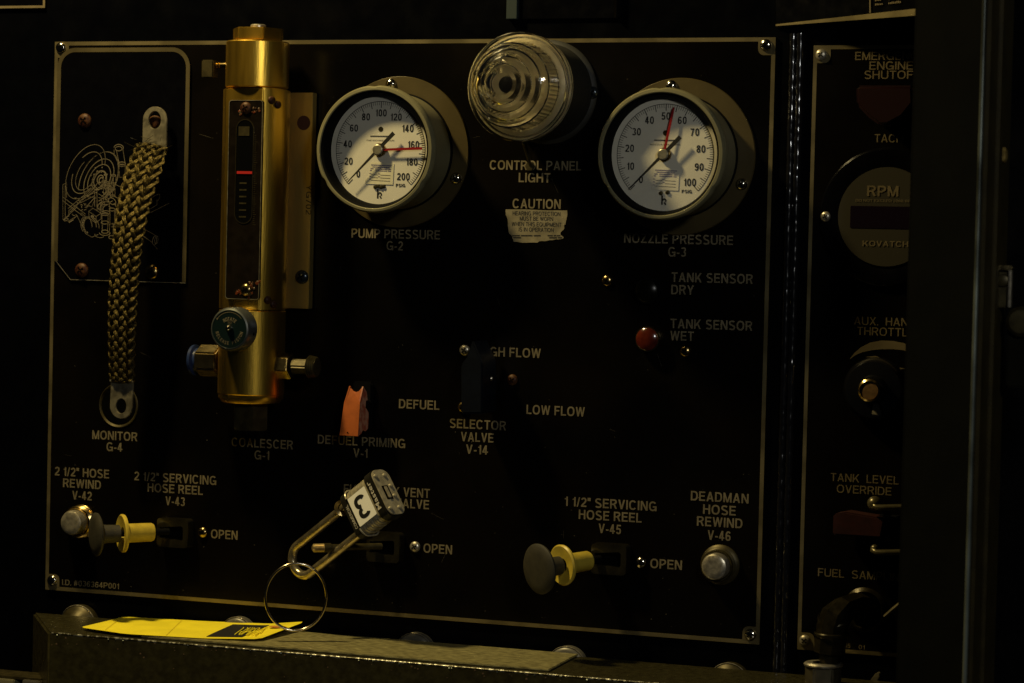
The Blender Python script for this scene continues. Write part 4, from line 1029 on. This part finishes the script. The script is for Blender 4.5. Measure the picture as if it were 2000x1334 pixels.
for k in range(9):
    u = .70 + .012 * k; 
    ps = []
    for v in (.75, .55, .6, .35, .3):
        uu = u + random.uniform(-.008, .008) + .10 * (.5 - v) + .02; a = samp(topc, uu); c = samp(lowc, uu)
        ps.append(tp(a[0] + (c[0] - a[0]) * v, a[1] + (c[1] - a[1]) * v, a[2] + .0011) - O)
    b.tube(ps, .0005, 4)
b.build('scrawl', M_tag, tgk)
a = tp(543, 1224, .0052) - O
MB().lathe([(.0125, 0), (0, .0002)], 16).build('stain', M_redink, tgk, Matrix.Translation(a) @ Matrix.Diagonal((.8, .55, 1, 1)))
for k, u in enumerate((.40, .12)):
    b = MB(); a1, c1 = samp(topc, u + .05), samp(lowc, u - .02)
    p, q = tp(a1[0], a1[1] + 1, a1[2] + .0007) - O, tp(c1[0], c1[1] - 2, c1[2] + .0007) - O
    b.tube([p, p.lerp(q, .5), q], .00022, 4); b.build('crease', mat('crease_yellow', (0.60, 0.47, 0.03), 0.6), tgk)  # thin line in a deeper yellow than the card

# ================================================================== fasteners showing behind the ledge
for px, py, rpx, label, mt in ((160, 1216, 40, 'dark domed cap behind the left end of the ledge', M_olive),
                           (470, 1236, 36, 'pale round cap behind the yellow tag', M_grey),
                           (815, 1272, 40, 'grey round cap behind the middle of the ledge, left of its companion', M_grey),
                           (1112, 1297, 38, 'grey round cap behind the pointed end of the wear plate', M_grey),
                           (1428, 1330, 38, 'dark round cap with bright rim at lower right of the ledge', M_olive)):
    g = thing('round_cap', label, 'cap', FR(px, py + 3, -.003), 'round caps behind the ledge')
    r = rpx * .00053
    MB().lathe([(r, 0), (r, .008), (r - .0015, .0105), (r * .8, .0118)] + ([(0, .0125)] if mt is M_grey else [(r * .5, .020), (0, .023)]), 40).build('dome', mt, g)
    MB().lathe([(r * .99, .0078), (r * 1.015, .0090), (r * .99, .0102)], 40).build('rim', M_steel, g)

# ================================================================== seam trims between the panels
for px, off, lab in ((1540, 0, 'knobbly black rubber seal running down the gap, nearer the main panel'), (1556, 0, 'thin black rubber seal running down the gap, nearer the right panel')):
    a = P(px, 60, 0); b_ = P(px, 1334, 0)
    g = thing('edge_seal', lab, 'seal', Matrix.Translation(P(px - (2 if px < 1550 else 4), 500, 0)), 'rubber seals in the gap')
    x0 = 0; pts = []; n = 260
    z0, z1 = P(1540, 66, 0).z - g.location.z, -.12 - g.location.z
    for k in range(n + 1):
        pts.append((random.uniform(-.0003, .0003), random.uniform(-.0003, .0003), z0 + (z1 - z0) * k / n))
    MB().tube(pts, lambda t: .0036 * (1 + random.uniform(-.07, .07)), 12).build('seal', M_gloss, g, smooth=70)

# ================================================================== right panel
rp0 = P(1588, 88, 0); rpb = P(1557, 1269, 0)
rx0 = (rp0.x + rpb.x) / 2; ry1 = rp0.z; ry0 = rpb.z
rp = thing('side_panel', 'narrow black panel with pale border, partly hidden by the door post', 'control panel', Matrix.Translation((rx0, 0, ry0)) @ RP)
Wr, Hr = .15, ry1 - ry0
MB().box(0, Wr, 0, Hr, -.0032, 0).build('plate', M_panel, rp, bevel=0.0006, seg=1)
border(rp, 0, Wr, 0, Hr, 0.0040, [(0, Hr, 1, -1), (0, 0, 1, 1)])
for px, py in ((1604, 107), (1572, 1251)): screw(rp, rel(rp, px, py, .0006, .4), .0056, .0036, M_steel)
for t in (('EMERGENCY', 1670, 1808, 109), ('ENGINE', 1698, 1783, 128), ('SHUTOFF', 1688, 1797, 146), ('TACH', 1708, 1763, 270), ('AUX.  HAND', 1668, 1788, 628), ('THROTTLE', 1674, 1786, 648),
          ('TANK  LEVEL', 1622, 1755, 935), ('OVERRIDE', 1634, 1741, 957), ('FUEL  SAMPLING', 1597, 1772, 1123)):
    ptext(rp, *t, cap=.0076, mt=M_letter2, bold=.006)
ptext(rp, '65', 1648, 1661, 1261, .004, mt=M_letter2, bold=0); ptext(rp, '01', 1677, 1689, 1264, .004, mt=M_letter2, bold=0)
# printed crescent arrow for the throttle
b = MB(); o1 = [loc(rp, *p) for p in ((1660, 701), (1668, 690), (1682, 678), (1700, 669), (1722, 665), (1745, 666), (1765, 670), (1790, 682))]
o2 = [loc(rp, *p) for p in ((1660, 702), (1670, 694), (1684, 688), (1702, 684), (1722, 682), (1745, 682), (1765, 684), (1790, 696))]
n = len(o1); b.add([(x, y_, .0004) for x, y_ in o1 + o2], [(i, i + 1, n + i + 1, n + i) for i in range(n - 1)])
o3 = [loc(rp, *p) for p in ((1690, 697), (1710, 695), (1730, 702), (1750, 716), (1768, 720), (1752, 722), (1735, 735), (1748, 720), (1730, 712), (1712, 699))]
b.add([(x, y_, .0004) for x, y_ in o3], [(0, 1, 9), (1, 2, 8, 9), (2, 3, 7, 8), (3, 4, 5, 7), (5, 6, 7)])
b.build('printed_arrow', M_letter2, rp, smooth=0)

es = thing('emergency_handle', 'dark red shield shaped emergency shutoff cover above the word tach', 'shutoff handle', FR(1735, 205, .0003))
pts = [loc(es, *p) for p in ((1684, 170), (1795, 170), (1797, 205), (1775, 232), (1745, 248), (1730, 248), (1708, 232), (1685, 208))]
MB().prism(pts, 0, .026).build('cover', M_dkred, es, bevel=.003, seg=3)
ta = thing('tachometer', 'round digital tachometer with dark display marked RPM', 'tachometer', FR(1734, 424, .0003))
MB().lathe([(0, 0), (.0645, 0), (.0650, .002), (.0630, .0045), (.050, .0055), (.046, .0040), (0, .0040)], 96).build('bezel', M_inset, ta)
MB().lathe([(.0465, .0042), (.0462, .0062), (0, .0062)], 80).build('face', M_tach, ta)
q = loc(ta, 1660, 445, .007), loc(ta, 1790, 404, .007)
MB().prism(rrect(q[0][0], q[1][0], q[0][1], q[1][1], .001, 2), .0062, .0066).build('display', M_disp, ta, smooth=0)
lettering('RPM', P(1755, 373).x - P(1694, 373).x, .0098, M_letter2, ta, rel(ta, 1724, 373, .0070), bold=.02)
lettering('DO NOT EXCEED 2000 RPM', P(1785, 392).x - P(1671, 392).x, .0024, M_letter2, ta, rel(ta, 1728, 392, .0070), bold=0)
lettering('KOVATCH', P(1774, 476).x - P(1685, 476).x, .0052, M_letter2, ta, rel(ta, 1729, 476, .0070), bold=.02)
screw(ta, rel(ta, 1613, 423, .0045), .0050, .0032, M_steel)

tk = thing('throttle_knob', 'black hand throttle knob with metal centre button and modelled tab', 'throttle knob', FR(1712, 760, .0003))
MB().lathe([(0, 0), (.030, 0), (.030, .008), (.026, .014), (.014, .016), (.012, .024), (0, .024)], 56).build('knob', M_gloss, tk)
MB().lathe([(.0085, .024), (.0105, .026), (.0105, .030), (.0088, .0312), (.0085, .0295)], 32).build('ring', M_brassscrew, tk)
MB().lathe([(.0087, .024), (.0085, .0300), (0, .0305)], 28).build('button', mat('copper_button', (0.34, 0.20, 0.09), .4, .7, var=.3, scale=200), tk)
q = relp(tk, 1712, 802, .018)
MB().prism([(q.x - .004, q.y - .004), (q.x + .006, q.y - .005), (q.x + .002, q.y + .007), (q.x - .003, q.y + .006)], q.z, q.z + .003).build('glint', M_steel, tk, bevel=.0008)  # pale metal piece shaped to stand for the lever's highlight

ov = thing('override_guard', 'small red switch cover turned sideways under tank level override', 'switch cover', FR(1690, 1025, .0003))
p1, p2 = relp(ov, 1626, 1045, .03), relp(ov, 1722, 1010, .03)
MB().prism([(p1.x, p1.y), (p2.x, p1.y), (p2.x + .003, p2.y - .001), (p1.x + .012, p2.y + .003), (p1.x, p2.y)], .006, .030).build('cover', M_redguard, ov, bevel=.0015)
MB().box(p2.x - .010, p2.x + .012, p1.y, p2.y, 0, .020).build('hinge', M_black, ov, bevel=.001)
for py, lab in ((985, 'curved metal guard loop above the small red switch cover'), (1073, 'curved metal guard loop below the small red switch cover')):
    g = thing('guard_loop', lab, 'guard bar', FR(1712, py, .0003), 'guard loops')
    q = [relp(g, 1708, py - 2, .030), relp(g, 1705, py + 2, .034), relp(g, 1712, py + 6, .036), relp(g, 1735, py + 6, .034), relp(g, 1775, py + 5, .030)]
    a = relp(g, 1716, py - 2, 0)
    MB().tube([a, a.lerp(q[0], .5)] + q, .0028, 10).build('loop', M_dullmetal, g, smooth=60)
    MB().lathe([(0, -.006)] + [(.0068 * math.cos(math.radians(t)), .0068 * math.sin(math.radians(t))) for t in range(-60, 90, 15)] + [(0, .0068)], 20).build('ball', M_dullmetal, g, Matrix.Translation(q[0]) if py < 1000 else Matrix.Translation(q[0]) @ Matrix.Scale(.55, 4))

fs_ = thing('sampling_valve', 'dark brass elbow fitting curving down from the fuel sampling port', 'pipe fitting', FR(1690, 1190, .0003))
hexprism(.013, .0, .024, 10).build('hex', M_dkfit, fs_, bevel=.001)
MB().lathe([(.019, 0), (.021, .003), (.0175, .006), (.0165, .004)], 40).build('ring', M_dkfit, fs_)
path = [relp(fs_, x, yy, h) for x, yy, h in ((1682, 1185, .020), (1668, 1183, .040), (1648, 1190, .056), (1632, 1205, .062), (1625, 1225, .064), (1623, 1245, .064), (1620, 1275, .064))]
MB().tube(path, lambda t: .0125 if t < .5 else .0145, 8).build('elbow', M_dkfit, fs_, smooth=20)
for k, t in enumerate(((1630, 1207, .062, .0158), (1624, 1238, .064, .0162))):
    q = relp(fs_, *t[:3]); MB().lathe([(t[3] - .001, -.002), (t[3], -.001), (t[3], .001), (t[3] - .001, .002)], 32).build('band', M_dkfit, fs_, Matrix.Translation(q) @ Matrix.Rotation(math.pi / 2 + (.5 if k == 0 else .05), 4, 'X'))
path = [relp(fs_, 1620, yy, .064) for yy in (1272, 1285, 1300)]
MB().tube(path, .0095, 18).build('neck', M_dkfit, fs_, smooth=20)
q = relp(fs_, 1608, 1300, .064)
hexprism(.0175, -.03, 0, 15).build('coupling_nut', M_fitnut, fs_, Matrix.Translation(q) @ A, bevel=.0015)
MB().lathe([(.010, 0), (.0178, 0), (.0182, .0015), (.0165, .003), (.010, .003)], 32).build('nut_washer', M_steel, fs_, Matrix.Translation(q) @ A)
ch = thing('valve_lever', 'thin dark lever rising behind the door post beside the fuel sampling fitting', 'lever', FR(1735, 1195, .0003))
MB().tube([relp(ch, 1728, 1205, .02), relp(ch, 1745, 1190, .02), relp(ch, 1775, 1165, .02)], .0022, 8).build('handle', M_olive, ch)
lf = thing('metal_clip', 'pale leaf shaped clip below the side panel near the door post', 'clip', FR(1715, 1315, .004))
pts = [loc(lf, *p) for p in ((1702, 1336), (1704, 1325), (1712, 1314), (1722, 1309), (1722, 1320), (1714, 1336))]
MB().prism(pts, 0, .003).build('blade', M_lug, lf, bevel=.0008)

# ================================================================== door post at right
dp = thing('door_post', 'wide olive painted door edge standing in front of the side panel', 'door', Matrix.Translation(P(1765, 667, .25)))
O = dp.location
za_, zb_ = .80 - O.z, -.35 - O.z
x0 = P(1768, 667, .25).x - O.x; x1 = P(1903, 667, .25).x - O.x
D0 = 0.0; D1 = .115
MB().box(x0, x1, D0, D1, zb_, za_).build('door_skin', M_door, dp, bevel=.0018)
MB().tube([(x1 + .0002, D0 + .0003, zb_ + (za_ - zb_) * k / 30) for k in range(31)], .0021, 12).build('edge_highlight', M_edge, dp, smooth=60)  # pale tube added down the corner to show its highlight
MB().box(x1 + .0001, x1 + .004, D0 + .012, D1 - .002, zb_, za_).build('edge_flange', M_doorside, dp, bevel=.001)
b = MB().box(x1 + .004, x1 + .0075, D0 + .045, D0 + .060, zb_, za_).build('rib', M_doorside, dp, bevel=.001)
db = thing('door_bolt', 'small brass bolt head on the side of the door post', 'bolt', frame(P(1952, 303, .17), Vector((0, 0, 1)), Vector((0, -1, 0)), Vector((1, 0, 0))))
hexprism(.007, -.004, .006, 10).build('head', M_dullbrass, db, bevel=.001)
MB().lathe([(.010, -.005), (.010, -.003), (.0075, -.002)], 24).build('washer', M_olive, db)
la = thing('door_latch', 'shiny metal latch plate on the side of the door post', 'latch', FR(1962, 560, .17))
q = [relp(la, x, yy, .17) for x, yy in ((1945, 520), (1978, 520), (1978, 600), (1945, 600))]
MB().box(q[0].x, q[1].x, q[3].y, q[0].y, -.006, -.001).build('plate', M_olive, la, bevel=.001)
MB().box(q[0].x - .001, q[1].x + .001, q[0].y - .003, q[0].y + .001, -.006, .006).build('lip', M_brass3, la, bevel=.001)
MB().box(q[1].x - .0025, q[1].x, q[3].y, q[0].y, -.006, .005).build('edge', M_steel, la, bevel=.0008)
MB().lathe([(.006, 0), (.005, .004), (0, .006)], 20).build('stud', M_olive, la, rel(la, 1960, 548, .168))
hb = thing('hinge_block', 'dark square hinge block with round knuckle at the right edge', 'hinge', FR(1992, 650, .17))
q = [relp(hb, x, yy, .17) for x, yy in ((1968, 602), (2060, 760))]
MB().box(q[0].x, q[1].x, q[1].y, q[0].y, -.02, 0).build('block', M_door, hb, bevel=.0015)
MB().lathe([(.013, 0), (.013, .006), (.010, .009), (0, .010)], 32).build('knuckle', M_olive, hb, rel(hb, 1997, 628, .17))

# ================================================================== placards above
hp = thing('hinged_placard', 'black notice plate with pale metal lower edge tilting out at upper right', 'placard', Matrix.Translation(P(1520, 47, .0)))
a, b_ = P(1515, 52, .0), P(1800, 24, .045)
# board runs from a to b_, edge horizontal
b_.z = a.z + (b_.z - a.z)
ax = (b_ - a); L = ax.length; ax.normalize(); up = Vector((0, 0, 1)); up = (up - ax * ax.dot(up)).normalized(); nr = ax.cross(up).normalized()
Fh = frame(a, ax, up, nr); Fl = hp.matrix_world.inverted() @ Fh
MB().box(0, L * 1.3, -.001, .12, -.004, -.001).build('plate', M_inset, hp, Fl)
MB().add([(0, .0006, 0), (L * 1.3, -.0035, 0), (L * 1.3, .0045, 0), (0, .0022, 0), (0, .0006, -.003), (L * 1.3, -.0035, -.003), (L * 1.3, .0045, -.003), (0, .0022, -.003)], [(0, 1, 2, 3), (7, 6, 5, 4), (0, 4, 5, 1), (1, 5, 6, 2), (2, 6, 7, 3), (3, 7, 4, 0)]).build('edge_strip', M_strip, hp, Fl, smooth=0)
xs_ = L * (1694 - 1515) / 285 * 1.04
MB().box(xs_, xs_ + .0014, .004, .12, 0, .0004).build('border_line', M_letter2, hp, Fl, smooth=0)
b = MB()
for r_i, yy in enumerate((.0105, .0145, .0185)):
    for c_i, (u0, u1) in enumerate(((.006, .012), (.020, .034))):
        x = u0
        while x < u1 + random.uniform(-.004, .006): b.box(xs_ + x, xs_ + x + .0011, yy, yy + random.uniform(.0012, .0022), 0, .0002); x += .0017
b.build('fine_print', M_letter2, hp, Fl, smooth=0)
fl = thing('framed_notice', 'dark notice with thin pale frame cut off at the upper left corner', 'placard', FR(40, 10, 0))
q0, q1 = loc(fl, -60, 17), loc(fl, 88, 17)
MB().box(q0[0], q1[0], q0[1], q0[1] + .10, -.003, 0).build('plate', M_inset, fl, bevel=.0004, seg=1)
b = MB(); b.box(q0[0], q1[0], q0[1], q0[1] + .0025, .0, .0004); b.box(q1[0] - .0025, q1[0], q0[1] + .0025, q0[1] + .10, 0, .0004); b.build('frame', M_letter2, fl, smooth=0)
f2 = thing('upper_window', 'dim teal framed box cut off by the top edge above the round lamp', 'frame', FR(1100, 10, 0))
q0, q1 = loc(f2, 991, 38), loc(f2, 1207, 38)
b = MB(); b.box(q0[0], q0[0] + .0115, q0[1], q0[1] + .10, -.003, .004); b.build('side_rail', M_tealp, f2, bevel=.0006)
MB().box(q1[0] - .003, q1[0], q0[1], q0[1] + .10, -.003, .004).build('side_rail', M_panel, f2, bevel=.0006)
MB().box(q0[0] + .0115, q1[0] - .003, q0[1], q0[1] + .10, -.003, .0).build('pane', M_inset, f2, bevel=.0006)

# bar at lower left
bl = thing('grey_bar', 'pale grey metal bar end at the lower left corner beside the ledge', 'bar', FR(20, 1325, .06))
q0, q1 = relp(bl, -40, 1322, .10), relp(bl, 78, 1327, .10)
MB().box(q0.x, relp(bl, 27, 1322, .10).x, q0.y - .03, q0.y + .0, 0, .04).build('end_block', M_case, bl, bevel=.001)
MB().box(relp(bl, 43, 1322, .10).x, relp(bl, 79, 1322, .10).x, q0.y - .03, q0.y + .001, 0, .04).build('end_block', M_grey, bl, bevel=.001)
MB().box(q0.x, relp(bl, 76, 1322, .10).x, q0.y - .0, q0.y + .003, .003, .037).build('top_edge', M_olive, bl, bevel=.0005)
